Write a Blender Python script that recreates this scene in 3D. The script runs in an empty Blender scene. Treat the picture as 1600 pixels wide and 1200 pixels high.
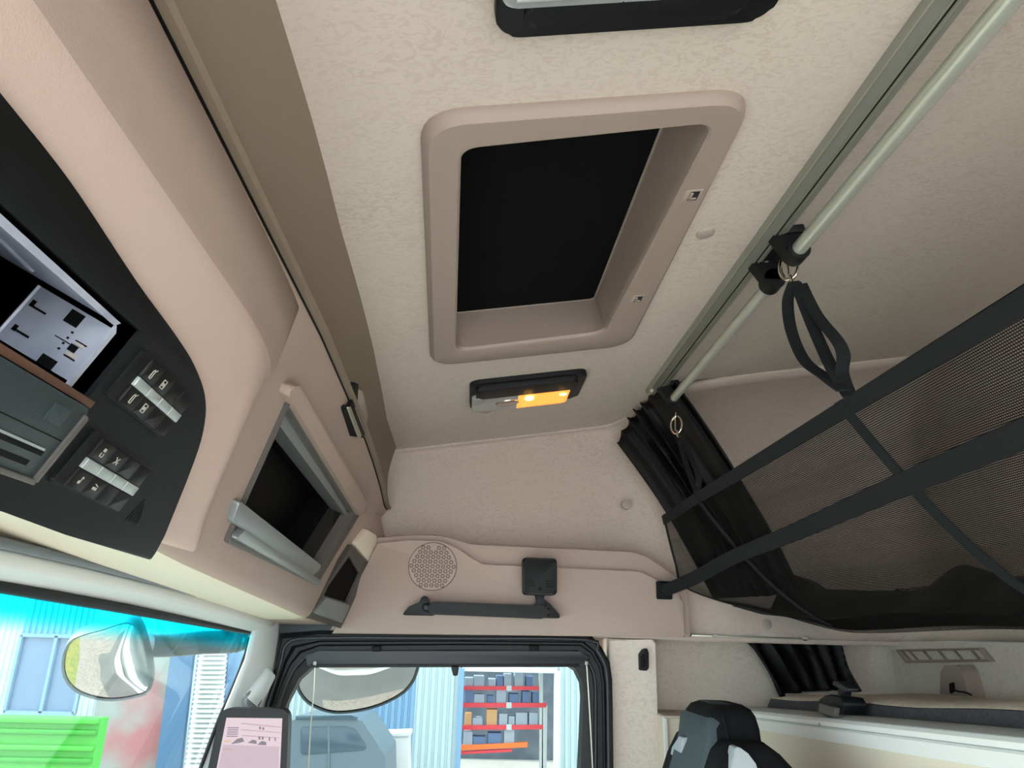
# Truck cab interior looking up at the roof hatch.  World axes: +X to the passenger
# side, +Y to the front of the truck, +Z up; cab floor at z = 0.  Metres throughout.
import bpy, bmesh, math, random
from mathutils import Vector, Matrix
random.seed(7)
scene = bpy.context.scene
C = scene.collection
# ------------------------------------------------------------------ camera
cam = bpy.data.cameras.new('camera'); camo = bpy.data.objects.new('camera', cam); C.objects.link(camo)
cam.sensor_width = 36.0; cam.lens = 25.875; cam.clip_start = 0.01; cam.clip_end = 200
R3 = Matrix(((-0.05339, -0.32365, -0.94467), (-0.99825, 0.04142, 0.04223), (0.02546, 0.94527, -0.3253)))
camo.matrix_world = Matrix.Translation((0, 0, 1.4)) @ R3.to_4x4()
scene.camera = camo
# ------------------------------------------------------------------ light and exposure
scene.view_settings.view_transform = 'Standard'; scene.view_settings.look = 'None'
scene.view_settings.exposure = 1.7; scene.view_settings.gamma = 1.0
scene.view_settings.use_curve_mapping = False
world = bpy.data.worlds.new('overcast_sky'); scene.world = world; world.use_nodes = True
bgn = world.node_tree.nodes['Background']
bgn.inputs[0].default_value = (0.93, 0.97, 1.0, 1); bgn.inputs[1].default_value = 2.2
sun = bpy.data.lights.new('sun', 'SUN'); suno = bpy.data.objects.new('sun', sun); C.objects.link(suno)
sun.energy = 3.5; sun.angle = math.radians(6); sun.color = (1.0, 0.97, 0.94)
# the sun stands ahead of the truck, beyond the plane of the long facade, and shines in through the windscreen
suno.rotation_euler = Vector((-0.05, -0.80, -0.62)).to_track_quat('-Z', 'Y').to_euler()
scene.cycles.max_bounces = 14; scene.cycles.diffuse_bounces = 8; scene.cycles.transparent_max_bounces = 24
scene.cycles.sample_clamp_indirect = 6.0; scene.cycles.caustics_reflective = False; scene.cycles.caustics_refractive = False

# ------------------------------------------------------------------ materials
def lin(h):
    h = h.lstrip('#'); o = []
    for i in (0, 2, 4):
        c = int(h[i:i+2], 16)/255.0
        o.append(c/12.92 if c <= 0.04045 else ((c+0.055)/1.055)**2.4)
    return (o[0], o[1], o[2], 1.0)
MATS = {}
def mat(name, hexc, rough=0.6, metal=0.0, bump=None, vary=None, spec=0.5, emit=None, sheen=0.0):
    """bump=(scale, strength); vary=(scale, other hex, amount)"""
    m = bpy.data.materials.new(name); m.use_nodes = True; MATS[name] = m
    nt = m.node_tree; N = nt.nodes; L = nt.links; b = N['Principled BSDF']
    b.inputs['Base Color'].default_value = lin(hexc); b.inputs['Roughness'].default_value = rough
    b.inputs['Metallic'].default_value = metal; b.inputs['Specular IOR Level'].default_value = spec
    b.inputs['Sheen Weight'].default_value = sheen
    tc = N.new('ShaderNodeTexCoord')
    if vary:
        nz = N.new('ShaderNodeTexNoise'); nz.inputs['Scale'].default_value = vary[0]; nz.inputs['Detail'].default_value = 3
        rp = N.new('ShaderNodeValToRGB'); rp.color_ramp.elements[0].position = .38; rp.color_ramp.elements[1].position = .66
        mx = N.new('ShaderNodeMixRGB'); mx.inputs[1].default_value = lin(hexc); mx.inputs[2].default_value = lin(vary[1])
        ml = N.new('ShaderNodeMath'); ml.operation = 'MULTIPLY'; ml.inputs[1].default_value = vary[2]
        L.new(tc.outputs['Object'], nz.inputs['Vector']); L.new(nz.outputs['Fac'], rp.inputs[0])
        L.new(rp.outputs[0], ml.inputs[0]); L.new(ml.outputs[0], mx.inputs[0]); L.new(mx.outputs[0], b.inputs['Base Color'])
    if bump:
        nb = N.new('ShaderNodeTexNoise'); nb.inputs['Scale'].default_value = bump[0]; nb.inputs['Detail'].default_value = 2
        bp = N.new('ShaderNodeBump'); bp.inputs['Strength'].default_value = bump[1]; bp.inputs['Distance'].default_value = 0.0015
        L.new(tc.outputs['Object'], nb.inputs['Vector']); L.new(nb.outputs['Fac'], bp.inputs['Height']); L.new(bp.outputs[0], b.inputs['Normal'])
    if emit:
        b.inputs['Emission Color'].default_value = lin(emit[0]); b.inputs['Emission Strength'].default_value = emit[1]
    return m
def fabric(name, base, dark, amt, scale=55):
    """headliner cloth: pale ground with a darker squiggle woven in"""
    m = bpy.data.materials.new(name); m.use_nodes = True; MATS[name] = m
    nt = m.node_tree; N = nt.nodes; L = nt.links; b = N['Principled BSDF']
    b.inputs['Roughness'].default_value = 0.95; b.inputs['Specular IOR Level'].default_value = 0.1
    tc = N.new('ShaderNodeTexCoord'); mp = N.new('ShaderNodeMapping'); mp.inputs['Scale'].default_value = (1.0, 0.55, 1.0)
    mp.inputs['Rotation'].default_value = (0, 0, 0.5)
    L.new(tc.outputs['Object'], mp.inputs['Vector'])
    n1 = N.new('ShaderNodeTexNoise'); n1.inputs['Scale'].default_value = scale; n1.inputs['Detail'].default_value = 1.5; n1.inputs['Distortion'].default_value = 2.2
    n2 = N.new('ShaderNodeTexNoise'); n2.inputs['Scale'].default_value = 7; n2.inputs['Detail'].default_value = 2
    n3 = N.new('ShaderNodeTexNoise'); n3.inputs['Scale'].default_value = 900; n3.inputs['Detail'].default_value = 1
    for n in (n1, n2, n3): L.new(mp.outputs[0], n.inputs['Vector'])
    rp = N.new('ShaderNodeValToRGB'); rp.color_ramp.elements[0].position = .47; rp.color_ramp.elements[1].position = .63
    L.new(n1.outputs['Fac'], rp.inputs[0])
    m1 = N.new('ShaderNodeMath'); m1.operation = 'MULTIPLY'; L.new(rp.outputs[0], m1.inputs[0]); L.new(n2.outputs['Fac'], m1.inputs[1])
    m2 = N.new('ShaderNodeMath'); m2.operation = 'MULTIPLY'; L.new(m1.outputs[0], m2.inputs[0]); m2.inputs[1].default_value = amt*2
    mx = N.new('ShaderNodeMixRGB'); mx.inputs[1].default_value = lin(base); mx.inputs[2].default_value = lin(dark); L.new(m2.outputs[0], mx.inputs[0])
    L.new(mx.outputs[0], b.inputs['Base Color'])
    bp = N.new('ShaderNodeBump'); bp.inputs['Strength'].default_value = .25; bp.inputs['Distance'].default_value = .001
    L.new(n3.outputs['Fac'], bp.inputs['Height']); L.new(bp.outputs[0], b.inputs['Normal'])
    return m
def glass(name, tint, refl=0.06, band=None):
    """thin pane: tinted see-through with a fresnel reflection; band = tinted strip along the top edge (z0, z1, colour)"""
    m = bpy.data.materials.new(name); m.use_nodes = True; MATS[name] = m
    nt = m.node_tree; N = nt.nodes; L = nt.links; N.remove(N['Principled BSDF'])
    tr = N.new('ShaderNodeBsdfTransparent'); tr.inputs[0].default_value = tint
    gl = N.new('ShaderNodeBsdfGlossy'); gl.inputs['Roughness'].default_value = 0.02
    lw = N.new('ShaderNodeLayerWeight'); lw.inputs[0].default_value = .12
    sc = N.new('ShaderNodeMath'); sc.operation = 'MULTIPLY'; sc.inputs[1].default_value = refl*8; L.new(lw.outputs['Fresnel'], sc.inputs[0])
    mx = N.new('ShaderNodeMixShader'); L.new(sc.outputs[0], mx.inputs[0]); L.new(tr.outputs[0], mx.inputs[1]); L.new(gl.outputs[0], mx.inputs[2])
    if band:
        tc = N.new('ShaderNodeTexCoord'); sx = N.new('ShaderNodeSeparateXYZ'); L.new(tc.outputs['Object'], sx.inputs[0])
        mr = N.new('ShaderNodeMapRange'); mr.inputs[1].default_value = band[0]; mr.inputs[2].default_value = band[1]; mr.interpolation_type = 'SMOOTHSTEP'
        mz = N.new('ShaderNodeMath'); mz.operation = 'MULTIPLY_ADD'; mz.inputs[1].default_value = .04      # the band follows the slope of the top edge
        ad = N.new('ShaderNodeMath'); ad.operation = 'SUBTRACT'; ad.inputs[1].default_value = .9
        L.new(sx.outputs['X'], ad.inputs[0]); L.new(ad.outputs[0], mz.inputs[0]); L.new(sx.outputs['Z'], mz.inputs[2])
        L.new(mz.outputs[0], mr.inputs[0])
        mc = N.new('ShaderNodeMixRGB'); mc.inputs[1].default_value = tint; mc.inputs[2].default_value = band[2]
        L.new(mr.outputs[0], mc.inputs[0]); L.new(mc.outputs[0], tr.inputs[0])
    L.new(mx.outputs[0], N['Material Output'].inputs[0])
    return m
fabric('headliner', '#c5bbb2', '#a99c91', .32, 105)
fabric('wall_cloth_lifted', '#ded5ca', '#c4b7a9', .35, 95)  # wall cloth lightened to make up for the weak light at the rear
fabric('wall_cloth', '#bdb1a7', '#a89a8e', .35, 95)
mat('beige_plastic', '#aa988e', .55, bump=(700, .25), spec=.35)
mat('taupe_plastic', '#aa9e95', .6, bump=(700, .3), spec=.3)
mat('flap_plastic_shaded', '#7f7264', .6, bump=(700, .3), spec=.3)  # console plastic darkened, the flap's shade is put into the colour
mat('hatch_plastic', '#988981', .5, bump=(600, .3), spec=.4)
mat('cream_plastic', '#d9d0bd', .6)
mat('plug_plastic', '#a39790', .6)
mat('black_plastic', '#0d1013', .5, bump=(800, .2), spec=.3)
mat('dark_panel', '#0d1216', .6, bump=(900, .25), spec=.3)
mat('jet', '#050607', .6, spec=.2)
mat('seal_rubber', '#0b0e13', .55, spec=.35)
mat('frame_grey', '#23272d', .5)
mat('blind_black', '#0a0c0d', .9, bump=(600, .3), spec=.1)
mat('tray_grey', '#54514f', .42, bump=(500, .2))
mat('tray_light', '#8a9092', .36, metal=.35)
mat('button_black', '#0c0e10', .45, spec=.35)
mat('button_silver', '#a9b3b4', .35, metal=.4)
mat('icon_white', '#b5b2aa', .6)
mat('galvanised', '#bcc4d6', .4, metal=.25, vary=(30, '#98a3ba', .6))
mat('tacho_green', '#2c383c', .45, bump=(900, .15))
mat('brown_strip', '#5a3d30', .6)
mat('aluminium', '#b6b9ae', .38, metal=.8)
mat('aluminium_dark', '#96978f', .42, metal=.4)
mat('rod_metal', '#ccd0c6', .3, metal=.5)
mat('chrome', '#d8cfc2', .15, metal=1.0)
mat('webbing', '#1b1e21', .9, bump=(1500, .5), spec=.2)
mat('net_black', '#131211', .95, spec=.1)
mat('hem_cloth', '#1d1f21', .95, bump=(900, .3), spec=.2)
mat('curtain_black', '#07080b', .6, spec=.3)
mat('cassette', '#cfd3d2', .45)
mat('cassette_bar', '#5b666c', .35)
mat('pillar_trim', '#c8cfcf', .6, bump=(600, .2))
mat('mattress_top', '#d6cab8', .95, bump=(400, .6), vary=(90, '#c0b29e', .5))
mat('mattress_side', '#37383b', .95, bump=(500, .8), vary=(150, '#4d4d4f', .6))
mat('white_board', '#e2e5e2', .45)
mat('seat_cloth', '#39454a', .95, bump=(900, .6), vary=(400, '#4a575c', .6))
mat('seat_black', '#0f1114', .9, bump=(900, .5), spec=.2)
mat('seat_grey', '#9aa3a8', .9, bump=(900, .4))
mat('floor_vinyl', '#c6c6c4', .7)
mat('dash', '#c2c2c0', .7)
mat('painted_shell', '#cfd3d4', .5)
glass('door_glass', (.62, .66, .66, 1), .03)
glass('windscreen_glass', (.75, .79, .79, 1), .03, band=(1.385, 1.415, (.06, .84, .95, 1)))
mat('rose_plastic_lit', '#c3aea5', .55, bump=(700, .2), spec=.35)  # console plastic made pinker and lighter for the light from below

# ------------------------------------------------------------------ geometry helpers
def V(*a): return Vector(a[0] if len(a) == 1 else a)
class Frame:
    """a flat working surface: origin, two axes in it, and the normal that faces into the cab"""
    def __init__(s, o, u, v):
        s.o, s.u, s.v = V(o), V(u).normalized(), V(v).normalized(); s.n = s.u.cross(s.v)
    def at(s, p, d=0.0): return s.o + s.u*p[0] + s.v*p[1] + s.n*d
CEIL = Frame((0, 0, 1.9), (1, 0, 0), (0, -.98744, .15799))          # sloped headliner
FACE = Frame((0, .33, 1.46), (1, 0, 0), (0, -.35794, .93375))       # face of the overhead console
BP = Frame((0, .32, 1.47), (1, 0, 0), (0, -.47221, .88149))         # face of its centre module
WIND = Frame((0, .489, 1.40), (1, 0, 0), (0, -.21656, .97627))      # windscreen
END = Frame((1.84000, 0.29300, 1.40500), (0.93479, -0.34447, -0.08667), (0.00000, -0.24401, 0.96977))
MIR1 = Frame((1.75000, 0.78179, 1.33272), (0.16040, -0.98705, 0.00000), (-0.58091, -0.09440, 0.80848))                                               # glass of the front mirror
MIR2 = Frame((2.10000, 0.29572, 1.28426), (0.08540, -0.99635, 0.00000), (-0.70822, -0.06070, 0.70338))                                               # glass of the kerb mirror
def SX(x): return Frame((x, 0, 0), (0, -1, 0), (0, 0, 1))           # faces the driver
def SY(y): return Frame((0, y, 0), (-1, 0, 0), (0, 0, 1))           # faces forward
def loc_of(o):
    t = Vector((0, 0, 0))
    while o is not None: t = t + o.location; o = o.parent
    return t
def link(name, me, material, parent=None, smooth=40):
    o = bpy.data.objects.new(name, me); C.objects.link(o)
    if material is not None:
        ms = material if isinstance(material, (list, tuple)) else [material]
        for m in ms: me.materials.append(MATS[m])
    if parent is not None: o.parent = parent
    if smooth:
        for p in me.polygons: p.use_smooth = len(p.vertices) <= 4
        me.set_sharp_from_angle(angle=math.radians(smooth))
    return o
def fin(name, bm, material, parent=None, smooth=40, recalc=True):
    if recalc: bmesh.ops.recalc_face_normals(bm, faces=bm.faces[:])
    if parent is not None: bmesh.ops.translate(bm, vec=-loc_of(parent), verts=bm.verts[:])
    me = bpy.data.meshes.new(name); bm.to_mesh(me); bm.free()
    return link(name, me, material, parent, smooth)
def tag(o, label, cat, group=None):
    o['label'] = label; o['category'] = cat
    if group: o['group'] = group
    return o
def thing(name, label, cat, loc=(0, 0, 0), group=None):
    o = bpy.data.objects.new(name, None); C.objects.link(o); o.location = loc; o.empty_display_size = .05
    return tag(o, label, cat, group)
def struct(o, label=None, cat=None):
    o['kind'] = 'structure'
    if label: o['label'] = label
    if cat: o['category'] = cat
    return o
def rnd(pts, r, seg=5):
    """round the corners of a polygon; r one radius or one per corner"""
    out = []; n = len(pts)
    for i in range(n):
        a = V(pts[i-1]); b = V(pts[(i+1) % n])
        p = Vector(pts[i]); ri = r[i] if isinstance(r, (list, tuple)) else r
        da, db = (a-p), (b-p)
        if ri <= 1e-6 or da.length < 1e-6 or db.length < 1e-6: out.append(tuple(p)); continue
        ang = da.angle(db); t = min(ri/max(math.tan(ang/2), 1e-3), da.length*.48, db.length*.48)
        pa, pb = p+da.normalized()*t, p+db.normalized()*t
        for k in range(seg+1):
            s = k/seg; q = pa*(1-s)**2 + p*2*s*(1-s) + pb*s*s; out.append(tuple(q))
    return out
def rect(u0, v0, u1, v1): return [(u0, v0), (u1, v0), (u1, v1), (u0, v1)]
def circ(c, r, n=24, ry=None): return [(c[0]+r*math.cos(2*math.pi*k/n), c[1]+(ry or r)*math.sin(2*math.pi*k/n)) for k in range(n)]
def prism_bm(fr, pts, d0, d1, bev=0.0, seg=2, bm=None):
    bm = bm or bmesh.new()
    a = [bm.verts.new(fr.at(p, d0)) for p in pts]; b = [bm.verts.new(fr.at(p, d1)) for p in pts]; n = len(pts)
    bm.faces.new(a[::-1]); top = bm.faces.new(b)
    for i in range(n): bm.faces.new((a[i], a[(i+1) % n], b[(i+1) % n], b[i]))
    if bev > 0:
        bmesh.ops.bevel(bm, geom=list(top.edges)+list(top.verts), offset=bev, segments=seg, profile=.5, affect='EDGES', clamp_overlap=True)
    return bm
def prism(name, fr, pts, d0, d1, material, parent=None, bev=0.0, seg=2, smooth=40):
    return fin(name, prism_bm(fr, pts, d0, d1, bev, seg), material, parent, smooth)
def loft(name, loops, material, parent=None, closed=True, cap0=False, cap1=False, smooth=40):
    """skin a list of equally long point loops"""
    bm = bmesh.new(); rows = [[bm.verts.new(V(p)) for p in lp] for lp in loops]; n = len(rows[0])
    for r0, r1 in zip(rows, rows[1:]):
        for i in range(n if closed else n-1):
            j = (i+1) % n
            try: bm.faces.new((r0[i], r0[j], r1[j], r1[i]))
            except ValueError: pass
    if cap0: bm.faces.new(rows[0][::-1])
    if cap1: bm.faces.new(rows[-1])
    return fin(name, bm, material, parent, smooth)
def thick(o, t, off=0.0):
    md = o.modifiers.new('thickness', 'SOLIDIFY'); md.thickness = t; md.offset = off; return o
def holed(name, fr, outer, holes, d0, d1, material, parent=None, smooth=40):
    """flat plate with holes"""
    bm = bmesh.new(); loops = []
    for pts in [outer]+holes:
        vs = [bm.verts.new(fr.at(p, d1)) for p in pts]; loops.append([bm.edges.new((vs[i], vs[(i+1) % len(vs)])) for i in range(len(vs))])
    r = bmesh.ops.triangle_fill(bm, use_beauty=True, use_dissolve=False, edges=[e for l in loops for e in l])
    ex = bmesh.ops.extrude_face_region(bm, geom=bm.faces[:])
    bmesh.ops.translate(bm, vec=fr.n*(d0-d1), verts=[g for g in ex['geom'] if isinstance(g, bmesh.types.BMVert)])
    return fin(name, bm, material, parent, smooth)
def cut(o, cutter):
    md = o.modifiers.new('cut', 'BOOLEAN'); md.operation = 'DIFFERENCE'; md.solver = 'EXACT'; md.object = cutter
    dg = bpy.context.evaluated_depsgraph_get(); me = bpy.data.meshes.new_from_object(o.evaluated_get(dg))
    o.modifiers.clear(); o.data = me
    for p in me.polygons: p.use_smooth = True
    me.set_sharp_from_angle(angle=math.radians(35))
def drop(o): bpy.data.objects.remove(o, do_unlink=True)
def sweep(pts, ring_fn):
    """rings along a path with parallel transport; ring_fn(i, side, up) -> points relative to the centre"""
    pts = [V(p) for p in pts]; rings = []; up = None
    for i, p in enumerate(pts):
        t = (pts[min(i+1, len(pts)-1)]-pts[max(i-1, 0)]).normalized()
        if up is None:
            up = Vector((0, 0, 1)) if abs(t.z) < .9 else Vector((1, 0, 0))
        side = t.cross(up).normalized(); up = side.cross(t).normalized()
        rings.append([p+q for q in ring_fn(i, side, up)])
    return rings
def tube(name, pts, r, material, parent=None, n=12, cap=True, smooth=50):
    rr = r if callable(r) else (lambda i: r)
    rings = sweep(pts, lambda i, s, u: [s*(rr(i)*math.cos(2*math.pi*k/n))+u*(rr(i)*math.sin(2*math.pi*k/n)) for k in range(n)])
    return loft(name, rings, material, parent, True, cap, cap, smooth)
def smoothpath(pts, n=8):
    pts = [V(p) for p in pts]; out = []
    for i in range(len(pts)-1):
        p0 = pts[max(i-1, 0)]; p1 = pts[i]; p2 = pts[i+1]; p3 = pts[min(i+2, len(pts)-1)]
        for k in range(n):
            t = k/n; out.append(.5*((2*p1)+(p2-p0)*t+(2*p0-5*p1+4*p2-p3)*t*t+(3*p1-p0-3*p2+p3)*t**3))
    out.append(pts[-1]); return out
def band(name, pts, wdir, width, t, material, parent=None, smooth=40):
    """flat ribbon along a path, wide in wdir (vector or list of vectors)"""
    pts = [V(p) for p in pts]; rings = []
    for i, p in enumerate(pts):
        w = V(wdir[i] if isinstance(wdir, list) else wdir).normalized(); tg = (pts[min(i+1, len(pts)-1)]-pts[max(i-1, 0)]).normalized()
        nn = tg.cross(w).normalized()*t/2; ww = width[i] if isinstance(width, list) else width
        rings.append([p-w*ww/2-nn, p+w*ww/2-nn, p+w*ww/2+nn, p-w*ww/2+nn])
    return loft(name, rings, material, parent, True, True, True, smooth)
def boxm(name, c, s, material, parent=None, bev=0.0, rz=0.0, seg=2):
    bm = bmesh.new(); bmesh.ops.create_cube(bm, size=1); bmesh.ops.scale(bm, vec=s, verts=bm.verts[:])
    if bev: bmesh.ops.bevel(bm, geom=bm.edges[:], offset=bev, segments=seg, profile=.5, affect='EDGES')
    if rz: bmesh.ops.rotate(bm, cent=(0, 0, 0), matrix=Matrix.Rotation(rz, 3, 'Z'), verts=bm.verts[:])
    bmesh.ops.translate(bm, vec=c, verts=bm.verts[:])
    return fin(name, bm, material, parent)
def lerp(a, b, t): return a+(b-a)*t
def interp(tab, x):
    if x <= tab[0][0]: return tab[0][1]
    for (x0, y0), (x1, y1) in zip(tab, tab[1:]):
        if x <= x1: return lerp(y0, y1, (x-x0)/(x1-x0))
    return tab[-1][1]
def sstep(a, b, x):
    t = min(max((x-a)/(b-a), 0), 1); return t*t*(3-2*t)
# ================================================================== STRUCTURE
HO = [(0.6024,-0.0727),(0.6051,0.2748),(1.3010,0.2866),(1.2978,-0.0980)]       # hatch outline on the headliner
hatch_hole = rnd([(p[0]+(.008 if p[0] < .9 else -.008), p[1]+(.008 if p[1] < .1 else -.008)) for p in HO], .045, 6)
struct(holed('ceiling', CEIL, [(-.62, -.36), (1.93, -.36), (1.93, .40), (1.60, .455), (1.60, 1.06), (-.62, 1.06)], [hatch_hole], -.012, 0, 'headliner'),
       'pale patterned cloth headliner of the cab roof', 'ceiling')
# upper passenger-side liner: rounds from the headliner down to the level of the window top
rows = []
YS = [.36-.03*k for k in range(47)]
for y in YS:
    s = sstep(.34, .50, -y)
    xw = lerp(1.948, 1.865, sstep(.33, .62, -y)); r = lerp(.02, .265, s)
    zc = 1.9-.16*y
    line = []
    for k in range(9):
        a = k/8*math.pi/2; line.append((xw-r+r*math.sin(a), y, zc-r*.8+r*.8*math.cos(a)))
    for k in range(1, 9): line.append((xw, y, lerp(zc-r*.8, 1.402, k/8)))
    rows.append(line)
# turn the corner into the rear liner
last = rows[-1]
for k in range(1, 9):
    a = k/8*math.pi/2; rr = .10
    rows.append([(p[0]-rr+rr*math.cos(a), -1.02-rr*math.sin(a)+.0, p[2]+.016*math.sin(a)) for p in last])
rows.append([(-.62, -1.12, p[2]+.016) for p in last])
wr = thick(loft('wall_right', rows, 'wall_cloth', closed=False, smooth=60), .012, 0)
struct(wr, 'pale cloth side liner below the headliner', 'wall')
bead = []
for k in range(12):
    y = -.46-.03*k; xw = lerp(1.948, 1.865, sstep(.33, .62, -y)); r = lerp(.02, .265, sstep(.34, .50, -y)); a = math.radians(46+8*math.sin(k/11*math.pi/2))
    bead.append((xw-r+r*math.sin(a)+.002, y, 1.9-.16*y-r*.8+r*.8*math.cos(a)))
struct(tube('trim_9', smoothpath(bead, 3), .004, 'wall_cloth', n=8))
# sleeper walls below the liner
low = []
for y in [-.30-.05*k for k in range(14)]: low.append([(1.97, y, 0.0), (1.97, y, 1.415)])
for k in range(1, 9):
    a = k/8*math.pi/2; low.append([(1.97-.09*(1-math.cos(a)), -.96-.09*math.sin(a), 0), (1.97-.09*(1-math.cos(a)), -.96-.09*math.sin(a), 1.415)])
low.append([(-.62, -1.05, 0), (-.62, -1.05, 1.415)])
struct(thick(loft('wall_rear', low, 'wall_cloth_lifted', closed=False, smooth=60), .012, 0), 'pale cloth wall around the bunk', 'wall')
# underside ledge between upper liner and lower wall
struct(boxm('trim_1', (1.92, -.70, 1.409), (.14, .84, .008), 'wall_cloth'))
# B pillar trim
bpill = prism('trim_2', SX(1.875), rnd([(.335, .2), (.452, .2), (.449, 1.404), (.335, 1.404)], [0, 0, .008, 0]), -.10, 0, 'wall_cloth_lifted', bev=.006, seg=3)
struct(bpill, 'cloth covered pillar between door window and bunk', 'pillar trim')
# floor, left side, outer shell
struct(boxm('floor', (.65, -.15, -.03), (2.7, 2.1, .06), 'floor_vinyl'), 'light cab floor', 'floor')
# driver side, unseen: wide openings made up to let more daylight in
struct(boxm('wall_left', (-.66, -.80, .45), (.06, .74, .90), 'wall_cloth'))
struct(boxm('wall_left', (-.66, -.24, 2.00), (.06, 1.86, .40), 'wall_cloth'))
struct(boxm('wall_left', (-.66, -.46, 1.30), (.06, .06, 1.1), 'wall_cloth'))
struct(boxm('trim_3', (.65, -.24, 2.22), (2.82, 1.9, .04), 'painted_shell'), 'outer roof skin', 'roof')
struct(boxm('trim_4', (.65, .66, 1.85), (2.82, .06, .74), 'painted_shell'))
struct(boxm('trim_5', (2.03, -.24, 1.84), (.05, 1.86, .80), 'painted_shell'))
struct(boxm('trim_6', (.65, -1.17, 1.1), (2.82, .04, 2.28), 'painted_shell'))
struct(boxm('trim_7', (.64, .555, 1.478), (2.44, .18, .012), 'beige_plastic'))
# dashboard and front wall, below the view
bm = prism_bm(Frame((-.6, 0, 0), (0, -1, 0), (0, 0, 1)), rnd([(-.78, .05), (-.42, .05), (-.36, .45), (-.42, .72), (-.66, .74), (-.78, .70)], .05), 0, -2.42)
tag(fin('dashboard', bm, 'dash'), 'light dashboard below the windscreen', 'dashboard')
struct(boxm('trim_8', (.64, .78, .38), (2.6, .05, .76), 'painted_shell'))

# ------------------------------------------------------------------ windscreen
ws_r = [(1.7539,-0.0004),(1.7581,-0.0156),(1.7674,-0.0625),(1.7533,-0.1316),(1.7350,-0.1973),(1.7269,-0.2855)]
ws = [(-.58, ws_r[0][1]+.06), (-.58, -.66), (ws_r[-1][0]+.02, -.66)] + ws_r[::-1] + [(ws_r[0][0]-.03, ws_r[0][1]+.03)]
w2 = prism('window_2', WIND, ws, -.006, 0, 'windscreen_glass', smooth=0)
struct(w2, 'windscreen with a turquoise tinted band along the top', 'windscreen')
tube('edge_seal', [WIND.at(p, .004) for p in smoothpath([(a, b, 0) for a, b in ws_r[1:]], 5)], .0042, 'seal_rubber', w2, n=8)
tl = [(0.8038,0.4810,1.4359), (1.1127,0.4838,1.4236), (1.7574,0.4897,1.3970)]
d = (V(tl[1])-V(tl[0])).normalized()
tube('top_border', [V(tl[0])-d*1.4]+tl, .007, 'seal_rubber', w2, n=8)
# roller sunblind cassette along the top of the windscreen
u0, u1, u2 = [V(p) for p in [(0.7280,0.4450,1.4706),(1.0162,0.4450,1.4639),(2.1227,0.4450,1.4116)]]
l0, l1, l2 = [V(p) for p in [(0.8180,0.4900,1.4385),(1.1247,0.4900,1.4290),(1.7643,0.4900,1.3956)]]
sb = thing('sunblind_cassette', 'long grey roller sunblind cassette above the windscreen', 'sunblind', (.6, .46, 1.45))
def along(a, b, c, x):
    return interp([(-.6, a.z-(b.z-a.z)/(b.x-a.x)*(a.x+.6)*.3), (a.x, a.z), (b.x, b.z), (c.x, c.z)], x) if x <= c.x else c.z+(x-c.x)*(c.z-b.z)/(c.x-b.x)
loops = []
XSC = [-.58, 0, .4, .7, .9, 1.1, 1.3, 1.5, 1.65, 1.75, 1.80, 1.83]
for i, x in enumerate(XSC):
    zt, zb = along(u0, u1, u2, x)-.002, along(l0, l1, l2, x)
    zt = max(zt, zb+.020)
    if x > 1.78: k = [1, .8, .45][i-(len(XSC)-3)] if i >= len(XSC)-3 else 1
    else: k = 1
    cy, cz = .468, (zt+zb)/2
    prof = rnd([(.443, zt), (.447, lerp(zt, zb, .55)), (.484, zb), (.50, zb), (.50, zt)], .010, 4)
    loops.append([(x, cy+(p[0]-cy)*k, cz+(p[1]-cz)*k) for p in prof])
loft('cassette', loops, 'cassette', sb, True, True, True)
tube('pull_bar', [(x, .441, along(u0, u1, u2, x)+.001) for x in XSC[:-1]], .0055, 'cassette_bar', sb, n=10)

# ------------------------------------------------------------------ passenger door
door = bpy.data.objects.new('door_1', None); C.objects.link(door); door.location = (1.86, 0, 0)
struct(door, 'passenger door with black window surround', 'door')
O_ = [(-0.4720,1.1047),(-0.4719,1.1756),(-0.4680,1.2311),(-0.4535,1.2964),(-0.4504,1.3519),(-0.4514,1.3942),(-0.3543,1.4038),(-0.0232,1.4080),(0.2861,1.4116),(0.3119,1.3848),(0.3313,1.3510),(0.3367,1.3130),(0.3370,1.2452),(0.3360,1.1186)]
I_ = [(-0.4174,1.1056),(-0.4180,1.1766),(-0.4143,1.2389),(-0.4067,1.2593),(-0.3919,1.2937),(-0.3682,1.3163),(-0.3341,1.3268),(-0.0197,1.3356),(0.2276,1.3414),(0.2504,1.3279),(0.2639,1.3016),(0.2668,1.2712),(0.2634,1.2031),(0.2586,1.1172)]
M_ = [(-0.4412,1.1052),(-0.4407,1.1762),(-0.4341,1.2359),(-0.4261,1.2752),(-0.4100,1.3222),(-0.3869,1.3506),(-0.3502,1.3670),(-0.0217,1.3780),(0.2597,1.3835),(0.2857,1.3670),(0.3036,1.3362),(0.3092,1.2998),(0.3098,1.2310),(0.3097,1.1181)]
def close(l, zb=.78, k=.0): return l+[(l[-1][0], zb), (l[0][0], zb)]
fx = SX(1.85)
O2, M2, I2 = close(O_, .70), close(M_, .76), close(I_, .80)
def mixl(a, b, t): return [(lerp(p[0], q[0], t), lerp(p[1], q[1], t)) for p, q in zip(a, b)]
loops = [[fx.at(p, d) for p in l] for l, d in ((O2, -.06), (O2, .004), (mixl(O2, M2, .25), .012), (mixl(O2, M2, .6), .012), (mixl(O2, M2, .7), .002),
         (mixl(O2, M2, .85), .002), (mixl(O2, M2, .95), .010), (mixl(M2, I2, .2), .010), (mixl(M2, I2, .35), -.008), (mixl(M2, I2, .9), -.012), (I2, -.04))]
loft('window_surround', loops, 'seal_rubber', door, smooth=30)
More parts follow.
